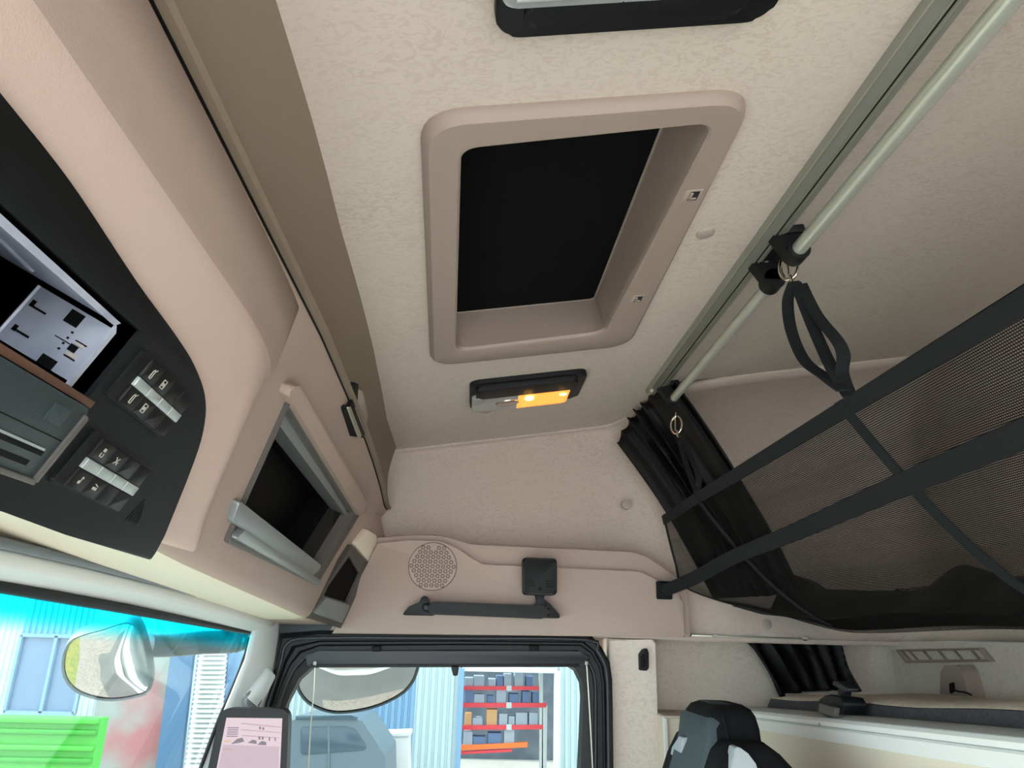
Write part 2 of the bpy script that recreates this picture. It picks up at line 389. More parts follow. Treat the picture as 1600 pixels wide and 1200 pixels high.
tube('door_seal', [fx.at(p, .012) for p in smoothpath([(a, b, 0) for a, b in mixl(O_, M_, .45)], 3)], .0045, 'frame_grey', door, n=8)
tube('glass_channel', [fx.at(p, .006) for p in smoothpath([(a, b, 0) for a, b in mixl(M_, I_, .28)], 3)], .003, 'frame_grey', door, n=8)
struct(prism('window_1', SX(1.885), I2, -.004, 0, 'door_glass', smooth=0), 'clear side window of the passenger door', 'window')
prism('door_card', SX(1.86), [(-.60, .1), (.335, .1), (.335, .84), (-.60, .84)], -.05, .02, 'taupe_plastic', door, bev=.02)
prism('corner_cover', SX(1.848), [(-0.5198,1.4425),(-0.2684,1.4493),(-0.2624,1.3848),(-0.3441,1.3827),(-0.4396,1.3746),(-0.5042,1.3730)], -.03, 0, 'frame_grey', door, bev=.004)
# roller blind in the window top
bl = thing('window_blind', 'dark roller blind bar across the top of the door window', 'blind', (1.85, .05, 1.33))
bb = [(-0.3814,1.3510),(-0.3471,1.3588),(0.2580,1.3723),(0.2853,1.3616),(0.2730,1.3415),(-0.3726,1.3249)]
prism('bar', SX(1.838), rnd(bb, .006, 3), -.012, .004, 'frame_grey', bl, bev=.003)
prism('lower_edge', SX(1.838), [(-0.3643,1.3292),(0.2579,1.3454),(0.2579,1.3384),(-0.3635,1.3224)], -.012, .006, 'seal_rubber', bl, bev=.001)
prism('pull_tab', SX(1.838), rnd([(-0.0434,1.3368),(-0.0226,1.3373),(-0.0258,1.3123),(-0.0362,1.3120)], .004, 3), -.004, .006, 'seal_rubber', bl, bev=.002)
for s in (0, 1):
    a = [(-0.2286,1.3716),(-0.2065,1.3735),(-0.2069,1.3609),(-0.2261,1.3604)] if s == 0 else [(0.1396,1.3835),(0.1623,1.3841),(0.1610,1.3713),(0.1413,1.3708)]
    prism('clip', SX(1.838), rnd(a, .003, 3), -.01, .010, 'jet', bl, bev=.002)
for a in ([(-0.3544,1.3322),(-0.3506,1.2722),(-0.3503,1.2055),(-0.3448,1.1074)], [(0.2745,1.3472),(0.2786,1.2860),(0.2825,1.2182),(0.2873,1.1183)]):
    tube('guide_cord', [SX(1.838).at(p, .004) for p in a], .0016, 'aluminium', bl, n=6)
    e = SX(1.838).at(a[0], .004); boxm('cord_end', e, (.008, .008, .010), 'aluminium_dark', bl, bev=.002)

# ------------------------------------------------------------------ A pillar trim with tweeter
pl = [V(p) for p in [(1.7400,0.4834,1.4064),(1.7400,0.4839,1.3903),(1.7400,0.4893,1.3400),(1.7400,0.5082,1.2726),(1.7400,0.5279,1.2070),(1.7400,0.5511,1.1192)]]
pr = [V(p) for p in [(1.8420,0.4516,1.4112),(1.8420,0.4506,1.3913),(1.8420,0.4511,1.3381),(1.8420,0.4544,1.2859),(1.8420,0.4638,1.2266),(1.8420,0.4684,1.1047)]]
pl = [pl[0]+V(0, 0, .03)]+pl+[pl[-1]+V(.02, .12, -.36)]; pr = [pr[0]+V(0, 0, .03)]+pr+[pr[-1]+V(0, .06, -.36)]
rows = []
for a, b in zip(pl, pr):
    m = (a+b)/2+V(-.018, -.012, 0); row = []
    for k in range(9):
        t = k/8; row.append(a*(1-t)**2+m*2*t*(1-t)+b*t*t)
    rows.append(row)
ap = thing('windscreen_pillar_cover', 'pale grey pillar cover between windscreen and door window', 'pillar cover', (1.80, .45, .9))
thick(loft('cover', rows, 'pillar_trim', ap, closed=False, smooth=60), .006, -1)
tw0 = V((1.7750,0.4735,1.2555)); tw1 = V((1.8000,0.4501,1.3017))
ax = (tw0-tw1).normalized()
tube('tweeter_housing', [tw1+V(.02, .02, .02), tw1, lerp(tw1, tw0, .5), tw0+ax*.006], lambda i: [.012, .017, .021, .0225][i], 'pillar_trim', ap, n=20)
bm = bmesh.new()
fr = Frame(tw0+ax*.007, ax.cross(V(0, 0, 1)).normalized(), ax.cross(ax.cross(V(0, 0, 1))).normalized()*-1)
tg = thing('tweeter', 'small round dotted tweeter grille on the windscreen pillar', 'speaker', tw0)
fdir = V(-.75, -.55, .15).normalized()
fu = V(0, 0, 1).cross(fdir).normalized(); fr = Frame(tw0+fdir*.012, fu, fdir.cross(fu))
prism('grille', fr, circ((0, 0), .020), -.012, .004, 'tray_light', tg, bev=.003)
bm = bmesh.new()
for i in range(-4, 5):
    for j in range(-4, 5):
        c = (i*.0042+(j % 2)*.0021, j*.0037)
        if math.hypot(*c) < .0165: prism_bm(fr, circ(c, .0013, 6), .003, .0046, bm=bm)
fin('perforation', bm, 'jet', tg)['kind'] = 'stuff'

# ================================================================== OVERHEAD CONSOLE
con = thing('overhead_console', 'beige overhead storage console above the windscreen', 'console', (.6, .33, 1.44))
A_ = [V(p) for p in [(0.4626,0.1664,1.8734),(0.5388,0.1655,1.8735),(0.6486,0.1666,1.8733),(0.7975,0.1724,1.8724),(0.9803,0.1753,1.8719),(1.1817,0.1818,1.8709),(1.3985,0.1938,1.8690),(1.6395,0.2086,1.8666)]]
A_tab = [(-.6, A_[0].y)]+[(p.x, p.y) for p in A_]+[(1.93, A_[-1].y+.004)]
XS = [-.6, -.3, 0, .2, .35, .5, .6, .7, .8, .9, 1.0, 1.1, 1.2, 1.3, 1.4, 1.5, 1.58, 1.64, 1.655, 1.657, 1.70, 1.76, 1.80, 1.84, 1.90]
def seam(x): return interp([(-.6, .215), (.9, .213), (1.5, .219), (1.84, .228), (1.93, .229)], x), interp([(-.6, 1.762), (.9, 1.766), (1.3, 1.755), (1.7, 1.722), (1.84, 1.70)], x)
def facey(z, x):
    y = .33-(z-1.46)*.3833
    if x < 1.656: return y
    ye = END.o.y-(END.n.x*(x-END.o.x)+END.n.z*(z-END.o.z))/END.n.y+.006      # the end section sets back, then turns towards the driver
    return lerp(y, ye, sstep(-1.70, -1.61, -z))
def botz(x): return interp([(-.6, 1.486), (.70, 1.486), (.88, 1.472), (1.84, 1.418), (1.93, 1.412)], x)
flap, body = [], []
for x in XS:
    ya = interp(A_tab, x); za = 1.9-.16*ya+.01; ys, zs = seam(x)
    f = []
    for k in range(11):
        t = k/10; bow = .012*math.sin(math.pi*t)
        f.append((x, lerp(ya, ys-.004, t)+bow, lerp(za, zs+.012, t)))
    f += [(x, ys-.010, zs+.010), (x, ys-.013, zs+.005), (x, ys-.010, zs+.0005), (x, ys+.012, zs)]
    flap.append(f)
    b = [(x, ys+.02, zs+.002), (x, ys-.001, zs-.002), (x, ys+.001, zs-.008)]
    zb = botz(x); z1 = zs-.02
    for k in range(9):
        z = lerp(z1, zb+.014, k/8)
        if k == 0: b.append((x, max(facey(z, x), ys+.002), z))
        else: b.append((x, facey(z, x), z))
    yb = facey(zb, x)
    b += [(x, yb+.001, zb+.004), (x, yb+.008, zb), (x, .46, zb-.002 if x < 1.7 else zb-.002), (x, .46, 1.60), (x, ys+.12, zs)]
    body.append(b)
loft('upper_flap', flap, 'flap_plastic_shaded', con, closed=False, smooth=50)
bodyo = loft('body', body, 'beige_plastic', con, closed=True, cap0=True, cap1=True, smooth=50)
# centre module bulging towards the driver
prof = [(.2125, 1.757), (.2125, 1.71), (.2130, 1.683), (.2142, 1.670), (.2190, 1.659), (.2400, 1.6185), (.2600, 1.5815), (.2800, 1.5445), (.2980, 1.512), (.3080, 1.494), (.3130, 1.488), (.3200, 1.486), (.345, 1.486)]
xend = [.520, .540, .560, .590, .660, .715, .752, .779, .806, .828, .836, .842, .84]
xfoot = [.80, .81, .815, .80, .785, .790, .806, .826, .848, .868, .876, .880, .880]
S_ = [(0.4856,0.1497),(0.4966,0.0885)]                        # right edge of the upper slot
slot = [(.285, S_[1][1]), (S_[1][0], S_[1][1]), (S_[1][0], S_[0][1]), (.285, S_[0][1])]
prof = [(y, z, xe, xf) for (y, z), xe, xf in zip(prof, xend, xfoot)]
for sv in (S_[0][1], S_[1][1]):
    z = 1.47+.88149*sv; i = [k for k in range(len(prof)) if prof[k][1] > z][-1]; f = (prof[i][1]-z)/(prof[i][1]-prof[i+1][1])
    prof.insert(i+1, tuple(lerp(p, q, f) for p, q in zip(prof[i], prof[i+1])))
rows = []; xcols = (-.6, -.2, .1, .285, S_[1][0], .505)
for y, z, xe, xf in prof:
    yf = min(max(facey(z, .8), .2135)+.003, .36)
    row = [(x, y, z) for x in xcols]
    for k in range(9):
        a = k/8; t = 1-math.cos(a*math.pi/2)
        row.append((lerp(xe, xf, math.sin(a*math.pi/2)), lerp(y, yf, t), z))
    rows.append(row)
cmo = loft('centre_module', rows, ['rose_plastic_lit', 'beige_plastic'], con, closed=False, smooth=60)
for p in cmo.data.polygons:                   # darker beige paints in the shade on the strip above the rounded edge
    if p.center.z+cmo.parent.location.z > 1.670: p.material_index = 1
bm = bmesh.new(); bm.from_mesh(cmo.data); lo = loc_of(con)      # opening for the radio slot
z0_, z1_ = 1.47+.88149*S_[1][1], 1.47+.88149*S_[0][1]
bmesh.ops.delete(bm, geom=[f for f in bm.faces if .285 < (f.calc_center_median()+lo).x < S_[1][0] and z0_ < (f.calc_center_median()+lo).z < z1_], context='FACES')
bm.to_mesh(cmo.data); bm.free()
thick(cmo, .003, -1)
loft('underside', [[(x, facey(botz(x), x)+.012, botz(x)-.0005), (x, .30+.16, botz(x)-.003), (x, .46, botz(x)+.006), (x, facey(botz(x), x)+.012, botz(x)+.006)] for x in XS if x < 1.72], 'cream_plastic', con, True, True, True, smooth=30)
# seam strip along the flap edge
tube('flap_seam', [(x, seam(x)[0]-.002, seam(x)[1]-.0005) for x in XS], .0013, 'jet', con, n=6)
# black latch on the flap
FL = Frame((0, .209, 1.77), (1, 0, 0), (0, -.12, .99277))
lt = prism('latch', FL, rnd([(1.1884,0.0188),(1.2290,0.0279),(1.3229,0.0112),(1.3321,-0.0285),(1.2479,-0.0370),(1.1801,-0.0202)], .004, 3), -.03, .0012, 'taupe_plastic', con, bev=.0005)
prism('latch_lever', FL, rnd([(1.1273,-0.0300),(1.1724,-0.0148),(1.3214,-0.0216),(1.3200,-0.0318),(1.2724,-0.0432)], .004, 3), -.02, .003, 'jet', lt, bev=.001)
prism('latch_rim', FL, rnd([(1.1294,-0.0315),(1.1464,-0.0251),(1.2926,-0.0355),(1.2737,-0.0441)], .002, 3), .001, .0042, 'aluminium', lt, bev=.0005)
prism('latch_strap', FL, rnd([(1.1474,0.0172),(1.1745,0.0233),(1.1966,0.0032),(1.1850,-0.0187),(1.1521,-0.0245),(1.1560,-0.0033)], .003, 3), -.02, .0025, 'jet', lt, bev=.001)
# open tray with grey rim on the passenger half
T_out = [(0.9019,0.2440),(1.6383,0.2101),(1.5519,0.0329),(0.9487,0.0476)]
T_in = [(0.9230,0.2251),(1.5794,0.1924),(1.5261,0.0658),(0.9487,0.1005)]
plate = prism('tray_surround', FACE, rnd([(0.8696,0.2322),(0.8653,0.2441),(0.8860,0.2527),(1.6145,0.2276),(1.6592,0.2142),(1.5996,0.1950)], .006, 4), -.004, .014, 'beige_plastic', con, bev=.006, seg=4)
T_in_r = rnd(T_in, .006)
cutter = prism('cutter', FACE, rnd(T_out, .012), -.10, .06, None, smooth=0)
cut(bodyo, cutter); drop(cutter)
to, ti = rnd(T_out, .012, 4), rnd(T_in, .008, 4)
tray = loft('tray_rim', [[FACE.at(p, d) for p in l] for l, d in ((to, -.02), (to, .006), (mixl(to, ti, .12), .007), (mixl(to, ti, .3), .004), (mixl(to, ti, .9), .002), (ti, -.004), (ti, -.05))], 'tray_grey', con, smooth=35)  # rim colour darkened to carry the shade of its inner step
loft('tray_cavity', [[FACE.at(p, d) for p in l] for l, d in ((ti, -.02), (ti, -.095))], 'jet', tray, True, False, True)
topbar = [(0.9545,0.2303),(1.6872,0.1995),(1.6301,0.1809),(0.9556,0.2085)]
prism('tray_top_bar', FACE, rnd(topbar, .005), -.045, -.010, 'tray_light', tray, bev=.005, seg=3)
lip = [(0.9068,0.0978),(1.5052,0.0706),(1.4564,0.0456),(0.9219,0.0717)]
prism('tray_lip', FACE, rnd(lip, [.004, .008, .012, .014], 4), -.004, .010, 'tray_light', tray, bev=.004, seg=3)
low_lip = [(0.9458,0.0557),(0.9648,0.0698),(1.5442,0.0444),(1.5383,0.0332)]
prism('tray_edge', FACE, rnd(low_lip, .004), -.01, .014, 'tray_light', tray, bev=.003)
# pocket at the far end of the console
p_out = [(-0.1098,0.1828),(0.0028,0.1546),(-0.0349,0.0025),(-0.2053,0.0091),(-0.1619,0.0756)]
p_in = [(-0.0968,0.1599),(-0.0261,0.1307),(-0.0393,0.0607),(-0.1440,0.0615),(-0.1397,0.0834)]
pk = loft('end_pocket', [[END.at(p, d) for p in l] for l, d in ((p_out, -.02), (p_out, .006), (mixl(p_out, p_in, .15), .007), (p_in, .002), (p_in, -.03))], 'tray_grey', con, smooth=35)
prism('pocket_inside', END, p_in, -.04, -.004, 'jet', pk)
prism('end_pad', END, rnd([(-0.0709,0.2298),(-0.0125,0.2274),(0.0166,0.1825),(-0.0061,0.1623),(-0.0974,0.1869)], .008), -.01, .006, 'cream_plastic', con, bev=.004)
prism('pocket_lip', END, rnd([(-0.1448,0.0585),(-0.0337,0.0570),(-0.0433,0.0146),(-0.1728,0.0213)], .004), -.01, .010, 'tray_light', pk, bev=.004)

# ---- black control panel
PB = [(0.3236,0.1845),(0.3655,0.1818),(0.4548,0.1719),(0.5322,0.1657),(0.5845,0.1593),(0.6327,0.1472),(0.6675,0.1280),(0.7001,0.0934),(0.7578,0.0042),(0.7580,-0.0058),(0.5901,-0.0008),(0.5030,0.0039)]
left_x = -.02
curve = [(q.x, q.y) for q in smoothpath([(p[0], p[1], 0) for p in PB[:9]], 4)]
pan = [(left_x, PB[-1][1]), (left_x, PB[0][1]+.003), (PB[0][0]-.1, PB[0][1]+.003)]+curve+PB[9:]
panel = prism('control_panel', BP, pan, -.022, .008, 'dark_panel', con, bev=.005, seg=3)
cutter = prism('cutter', BP, slot, -.14, .05, None, smooth=0)
cut(panel, cutter)
cut(bodyo, cutter); drop(cutter)
sl = slot
loft('slot_wall', [[BP.at(p, d) for p in sl] for d in (.004, -.135)], 'jet', panel, True)
# slits of the panel loudspeaker
for k in range(5):
    a = [(0.6562,0.0241),(0.6630,0.0454),(0.6749,0.0333),(0.6775,0.0245)]
    p, q = V(a[0]).lerp(V(a[3]), k/4), V(a[1]).lerp(V(a[2]), k/4)
    prism('slit', BP, [(p.x-.0003, p.y+.0004), (p.x+.0003, p.y-.0004), (q.x+.0003, q.y-.0004), (q.x-.0003, q.y+.0004)], .007, .0085, 'jet', panel)

# ---- metal radio cage in the slot
rc = thing('radio_cage', 'empty galvanised metal radio cage in the upper slot of the black panel', 'radio cage', BP.at((.40, .08), 0))
i0, i1, j0, j1 = .292, S_[0][0]-.007, S_[1][1]+.003, S_[0][1]-.006
DEP = .125
def wallbox(name, pts3, t, m, par):
    bm = bmesh.new(); vs = [bm.verts.new(V(p)) for p in pts3]; bm.faces.new(vs)
    return thick(fin(name, bm, m, par, smooth=0), t, 0)
def cp(u, v, d): return BP.at((u, v), d)
wallbox('cage_top', [cp(i0, j1, .002), cp(i1-.004, j1, .002), cp(i1-.004, j1, -DEP), cp(i0, j1, -DEP)], .001, 'galvanised', rc)
side = wallbox('cage_side', [cp(i1, j0+.004, .002), cp(i1, j1-.004, .002), cp(i1, j1-.004, -.062), cp(i1, j0+.004, -.062)], .001, 'galvanised', rc)
wallbox('cage_floor', [cp(i0, j0, .002), cp(i1-.004, j0, .002), cp(i1-.004, j0, -DEP), cp(i0, j0, -DEP)], .001, 'galvanised', rc)
prism('cage_lip', BP, [(i1-.002, j0), (i1+.003, j0), (i1+.003, j1-.005), (i1-.002, j1-.001)], .001, .003, 'galvanised', rc)
prism('cage_lip', BP, [(i0, j1-.002), (i1-.004, j1-.002), (i1, j1+.002), (i0, j1+.003)], .001, .003, 'galvanised', rc)
prism('cage_end', Frame(cp(i0, 0, 0), BP.n, BP.v), rect(-DEP, j0, .002, j1), -.001, .001, 'jet', rc)
tube('cage_fold', [cp(i1, j0+.004, -.062), cp(i1, j1-.004, -.062)], .0016, 'galvanised', rc, n=6)
FS = Frame(cp(i1, j0, 0), BP.n*-1, BP.v)       # inner face of the cage side: u into the slot, v up
if FS.n.x > 0: FS = Frame(cp(i1, j0, 0), BP.v, BP.n*-1)
sw = FS.u.dot(BP.v) > .5
def sidebit(name, d, v, m='jet', h=.0012):
    pts = [(d[0], v[0]), (d[1], v[0]), (d[1], v[1]), (d[0], v[1])]
    if sw: pts = [(q, p) for p, q in pts]
    prism(name, FS, pts, .0002, h, m, side, smooth=0)
for d, v in (((.020, .031), (.036, .046)), ((.014, .026), (.004, .011)), ((.009, .015), (.021, .026)), ((.005, .014), (.0285, .0295)), ((.005, .014), (.0165, .0175)),
             ((.044, .058), (.033, .0345)), ((.042, .056), (.014, .0155)), ((.055, .058), (.033, .038)), ((.053, .056), (.0135, .018)), ((.019, .0205), (.018, .0195)), ((.019, .0205), (.0225, .024)),
             ((.019, .0205), (.027, .0285)), ((.019, .0205), (.0315, .033)), ((.016, .028), (.0245, .0252))):
    sidebit('cutout', d, v)
sidebit('spring_tab', (.006, .013), (.0265, .0285), 'icon_white', .002); sidebit('spring_tab', (.006, .013), (.0178, .0205), 'icon_white', .002)
tube('cage_rib', [cp(.36, j1-.001, -.030), cp(i1-.03, j1-.001, -.050)], .0014, 'galvanised', rc, n=6)
prism('cage_back', BP, [(i0, j0), (i1+.02, j0), (i1+.02, j1), (i0, j1)], -DEP-.004, -DEP, 'jet', rc)

# ---- tachograph in the lower slot
T_ = [(0.4791,0.0871),(0.4907,0.0319)]
ty1, ty0 = T_[0][1], T_[1][1]; tx1 = (T_[0][0]+T_[1][0])/2+.004
tac = thing('tachograph', 'dark green-grey tachograph with a card slot in the lower slot of the black panel', 'tachograph', BP.at((.42, .03), .01))
tb = prism('housing', BP, rnd([(.33, ty0), (tx1, ty0), (tx1, ty1), (.33, ty1)], .003), .004, .020, 'tacho_green', tac, bev=.002)
prism('front_edge', BP, rnd([(tx1-.003, ty0-.001), (tx1+.002, ty0-.001), (tx1+.002, ty1-.006), (tx1-.003, ty1-.004)], .001), .004, .022, 'tray_grey', tac, bev=.001)
prism('lower_edge', BP, [(.33, ty0-.003), (tx1+.001, ty0-.003), (tx1+.001, ty0+.001), (.33, ty0+.001)], .004, .022, 'tray_grey', tac, bev=.001)
prism('top_strip', BP, [(.33, ty1+.0005), (tx1+.004, ty1+.0005), (tx1+.004, ty1+.006), (.33, ty1+.006)], .002, .017, 'brown_strip', tac, bev=.001)
hh = ty1-ty0
prism('release_button', BP, rnd([(tx1-.036, ty0+hh*.66), (tx1-.018, ty0+hh*.66), (tx1-.018, ty0+hh*.88), (tx1-.036, ty0+hh*.88)], .001), .019, .0215, 'tacho_green', tac, bev=.001)
prism('card_slot', BP, [(.34, ty0+hh*.28), (tx1-.012, ty0+hh*.28), (tx1-.012, ty0+hh*.34), (.34, ty0+hh*.34)], .019, .0205, 'jet', tac)
prism('card_slot_edge', BP, [(.34, ty0+hh*.345), (tx1-.014, ty0+hh*.345), (tx1-.014, ty0+hh*.375), (.34, ty0+hh*.375)], .019, .0212, 'button_silver', tac)
prism('paper_slot', BP, [(.34, ty0+hh*.12), (tx1-.018, ty0+hh*.12), (tx1-.018, ty0+hh*.19), (.34, ty0+hh*.19)], .019, .0203, 'jet', tac)
prism('drawer_line', BP, [(.34, ty0+hh*.52), (tx1-.004, ty0+hh*.52), (tx1-.004, ty0+hh*.535), (.34, ty0+hh*.535)], .019, .0202, 'jet', tac)

# ---- two banks of switches
def icon(fr, kind, c, parent):
    bm = bmesh.new(); s = .0038
    def b(x0, y0, x1, y1): prism_bm(fr, rect(c[0]+x0*s, c[1]+y0*s, c[0]+x1*s, c[1]+y1*s), .0123, .0129, bm=bm)
    def l(x0, y0, x1, y1, w=.09):
        d = V(x1-x0, y1-y0); nn = V(-d.y, d.x).normalized()*w
        prism_bm(fr, [(c[0]+(x0+nn.x)*s, c[1]+(y0+nn.y)*s), (c[0]+(x0-nn.x)*s, c[1]+(y0-nn.y)*s), (c[0]+(x1-nn.x)*s, c[1]+(y1-nn.y)*s), (c[0]+(x1+nn.x)*s, c[1]+(y1+nn.y)*s)], .0123, .0129, bm=bm)
    if kind == 'truck':
        l(-.35, -1, -.35, .6); l(.35, -1, .35, .6); l(-.35, .6, 0, 1); l(.35, .6, 0, 1); l(-.35, -1, .35, -1); l(.5, .8, .9, 1.2)
    elif kind == 'cab':
        l(-.7, -.9, -.7, .9); l(.7, -.9, .7, .9); l(-.7, .9, .7, .9); l(-.7, -.9, .7, -.9); b(-.35, -.4, .35, .3)
    elif kind == 'lamp':
        b(-.4, .2, .4, .9); l(-.5, -.9, .5, -.9); l(-.5, -.9, -.5, -.1); l(.5, -.9, .5, -.1)
    elif kind == 'cross':
        l(-.7, -.7, .7, .7); l(-.7, .7, .7, -.7); l(0, -.2, .9, -.2)
    elif kind == 'note':
        b(-.5, -.7, .1, -.1); l(.1, -.5, .1, .8); l(.1, .8, .6, .5)
    elif kind == 'dots':
        for k in (-.8, -.2, .4): b(k, -.5, k+.35, .1)
        l(-.6, .7, .7, .4)
    return fin('icon', bm, 'icon_white', parent)
def bank(label, px, icons):
    cu = sum(p[0] for p in px)/4; cv = sum(p[1] for p in px)/4
    wd = ((px[1][0]-px[0][0])+(px[2][0]-px[3][0]))/2; ht = ((px[0][1]-px[3][1])+(px[1][1]-px[2][1]))/2
    g = V(px[1][0]-px[0][0], px[1][1]-px[0][1]).normalized()
    fr = Frame(BP.at((cu, cv), 0), BP.u*g.x+BP.v*g.y, BP.v*g.x-BP.u*g.y)
    sh = ((px[0][0]+px[1][0])-(px[2][0]+px[3][0]))/2/max(ht, .01)*0
    t = thing('switch_bank', label, 'switch bank', fr.at((0, 0), .006), 'switch banks on the black panel')
    w2, h2 = wd/2, ht/2
    prism('bezel', fr, rnd(rect(-w2, -h2, w2, h2), .003), .004, .0105, 'black_plastic', t, bev=.003)
    x0 = -w2+wd*.13; x1 = w2-wd*.02; cw = (x1-x0)/4
    for c in range(4):
        xa, xb = x0+c*cw+.0004, x0+(c+1)*cw-.0004
        up = prism('button', fr, rnd(rect(xa, h2*.20, xb, h2*.92), .0008, 2), .008, .0125, 'button_black', t, bev=.0012)
        dn = prism('button', fr, rnd(rect(xa, -h2*.92, xb, -h2*.22), .0008, 2), .008, .0125, 'button_black', t, bev=.0012)
        prism('silver_bar', fr, rnd(rect(xa, -h2*.20, xb, h2*.18), .0008, 2), .008, .0135, 'button_silver', t, bev=.0012)
        for o, kind, v in ((up, icons[0][c], .55), (dn, icons[1][c], -.55)):
            if kind: icon(fr, kind, ((xa+xb)/2, h2*v), o)
bank('upper switch bank with truck icons beside the metal radio cage', [(0.5052,0.1420),(0.6070,0.1378),(0.6213,0.0967),(0.5140,0.1004)], (('truck', 'cab', None, None), ('truck', 'cab', None, None)))
bank('lower switch bank beside the tachograph, nearest the slit loudspeaker', [(0.5173,0.0768),(0.6252,0.0715),(0.6402,0.0275),(0.5286,0.0323)], (('lamp', 'cross', None, None), ('note', 'dots', None, None)))
# ================================================================== ROOF HATCH
mat('lens_clear', '#b2b6b9', .16, metal=.45, spec=.8)
mat('lens_rib', '#c4c8cb', .15, metal=.3, spec=.9)
mat('lens_lit', '#ffb667', .3, emit=('#ff8a30', .42))
mat('bulb_lit', '#ffe0a0', .3, emit=('#ffb850', 5.0))
mat('reflector', '#d0c6bd', .2, metal=.9)
rh = thing('roof_hatch', 'roof hatch with beige frame and closed black blind', 'roof hatch', CEIL.at((.95, .1)))
ho = rnd(HO, .048, 7)
hi = rnd([(0.6539,-0.0322),(0.6419,0.2374),(1.2166,0.2181),(1.2289,-0.0487)], [.022, .022, .03, .03], 7)
hb = rnd([(.672, -.046), (.672, .226), (1.243, .219), (1.243, -.046)], [.012]*4, 7)
ins = lambda l, t: mixl(l, hi, t)
loft('frame', [[CEIL.at(p, d) for p in l] for l, d in ((ho, -.004), (ho, .003), (ins(ho, .06), .010), (ins(ho, .16), .0145), (ins(ho, .90), .0145), (ins(ho, .97), .012), (hi, .007), (mixl(hi, hb, .1), .000), (hb, -.072))], 'hatch_plastic', rh, smooth=32)
prism('blind', CEIL, hb, -.085, -.070, 'blind_black', rh)
tube('blind_edge', [CEIL.at(p, -.069) for p in hb+[hb[0]]], .0022, 'hatch_plastic', rh, n=6, cap=False)
for q in ([(0.7646,0.2430),(0.7650,0.2651),(0.7903,0.2646),(0.7897,0.2419)], [(1.0603,0.2397),(1.0598,0.2586),(1.0858,0.2570),(1.0862,0.2378)]):
    ct = prism('catch', CEIL, q, .012, .0152, 'plug_plastic', rh, bev=.0005)
    c = (sum(p[0] for p in q)/4, sum(p[1] for p in q)/4)
    prism('catch_pit', CEIL, rect(c[0]-.009, c[1]-.004, c[0]+.010, c[1]+.008), .0150, .0157, 'frame_grey', ct)
    prism('catch_tongue', CEIL, rect(c[0]-.008, c[1]-.004, c[0]+.006, c[1]-.001), .0150, .018, 'hatch_plastic', ct, bev=.0006)
    prism('catch_tongue', CEIL, rect(c[0]+.004, c[1]-.001, c[0]+.007, c[1]+.006), .0150, .017, 'hatch_plastic', ct, bev=.0006)

# ------------------------------------------------------------------ dome lamps
def lamp(label, u0, u1, v0, v1, lens_far, lit):
    t = thing('dome_lamp', label, 'lamp', CEIL.at(((u0+u1)/2, (v0+v1)/2)), 'ceiling lamps')
    base = rnd(rect(u0, v0, u1, v1), [.026, .026, .026, .026], 9)
    prism('bezel', CEIL, base, 0, .010, 'black_plastic', t, bev=.003, seg=3)
    w = u1-u0
    # switch ridge on one half, lens on the other
    ua, ub = (u0+.012, u0+w*.40) if lens_far else (u1-w*.24, u1-.010)
    prism('ridge', CEIL, rnd(rect(ua, v0+(.012 if lens_far else .024), ub, v1-(.02 if lens_far else .03)), .012, 6), .006, .022 if lens_far else .014, 'black_plastic', t, bev=.007, seg=3)
    la, lb = (u0+w*.40, u1-.006) if lens_far else (u0+.006, u1-w*.24)
    vm = lerp(v0, v1, .42)
    vs = [v0+.003, vm, v1-.030]
    def lens(nm, va, vb, m, ra, rb):
        o = prism(nm, CEIL, rnd([(la, va), (lb, va), (lb, vb), (la, vb)], [ra, ra, rb, rb], 4), .004, .020, m, t, bev=.006, seg=3); return o
    l1 = lens('clear_lens', vs[0], vs[1], 'lens_clear', .014, .001)
    l2 = lens('amber_lens' if lit else 'ribbed_lens', vs[1], vs[2], 'lens_lit' if lit else 'lens_clear', .001, .014)
    n = 20
    for k in range(n if lit else 0):
        v = lerp(vs[1]+.006, vs[2]-.010, k/(n-1))
        prism('rib', CEIL, rect(la+.008, v-.0009, lb-.008, v+.0009), .0195, .0212, 'lens_lit' if lit else 'lens_rib', l2)
    if not lit:
        for k in range(22):
            u = lerp(la+.008, lb-.008, k/21); prism('rib', CEIL, rect(u-.0009, vs[0]+.012, u+.0009, vs[1]-.002), .0195, .0212, 'lens_rib', l1); prism('rib', CEIL, rect(u-.0009, vs[1]+.002, u+.0009, vs[2]-.012), .0195, .0212, 'lens_rib', l2)
    prism('reflector', CEIL, circ(((la+lb)/2, lerp(vs[0], vs[1], .78)), .020, 20, .026), .019, .0225, 'reflector', l1, bev=.002)
    if lit:
        prism('bulb', CEIL, circ((lerp(la, lb, .30), lerp(vs[1], vs[2], .22)), .012, 16, .010), .020, .0245, 'bulb_lit', l2, bev=.003)
        prism('bulb', CEIL, circ((lerp(la, lb, .30), lerp(vs[1], vs[2], .88)), .006, 12, .008), .020, .023, 'bulb_lit', l2, bev=.002)
lamp('lit dome lamp with amber glow between the hatch and the passenger wall', 1.43, 1.605, -.024, .224, True, True)
lamp('unlit clear dome lamp at the near end of the roof hatch', .335, .507, -.002, .246, False, False)

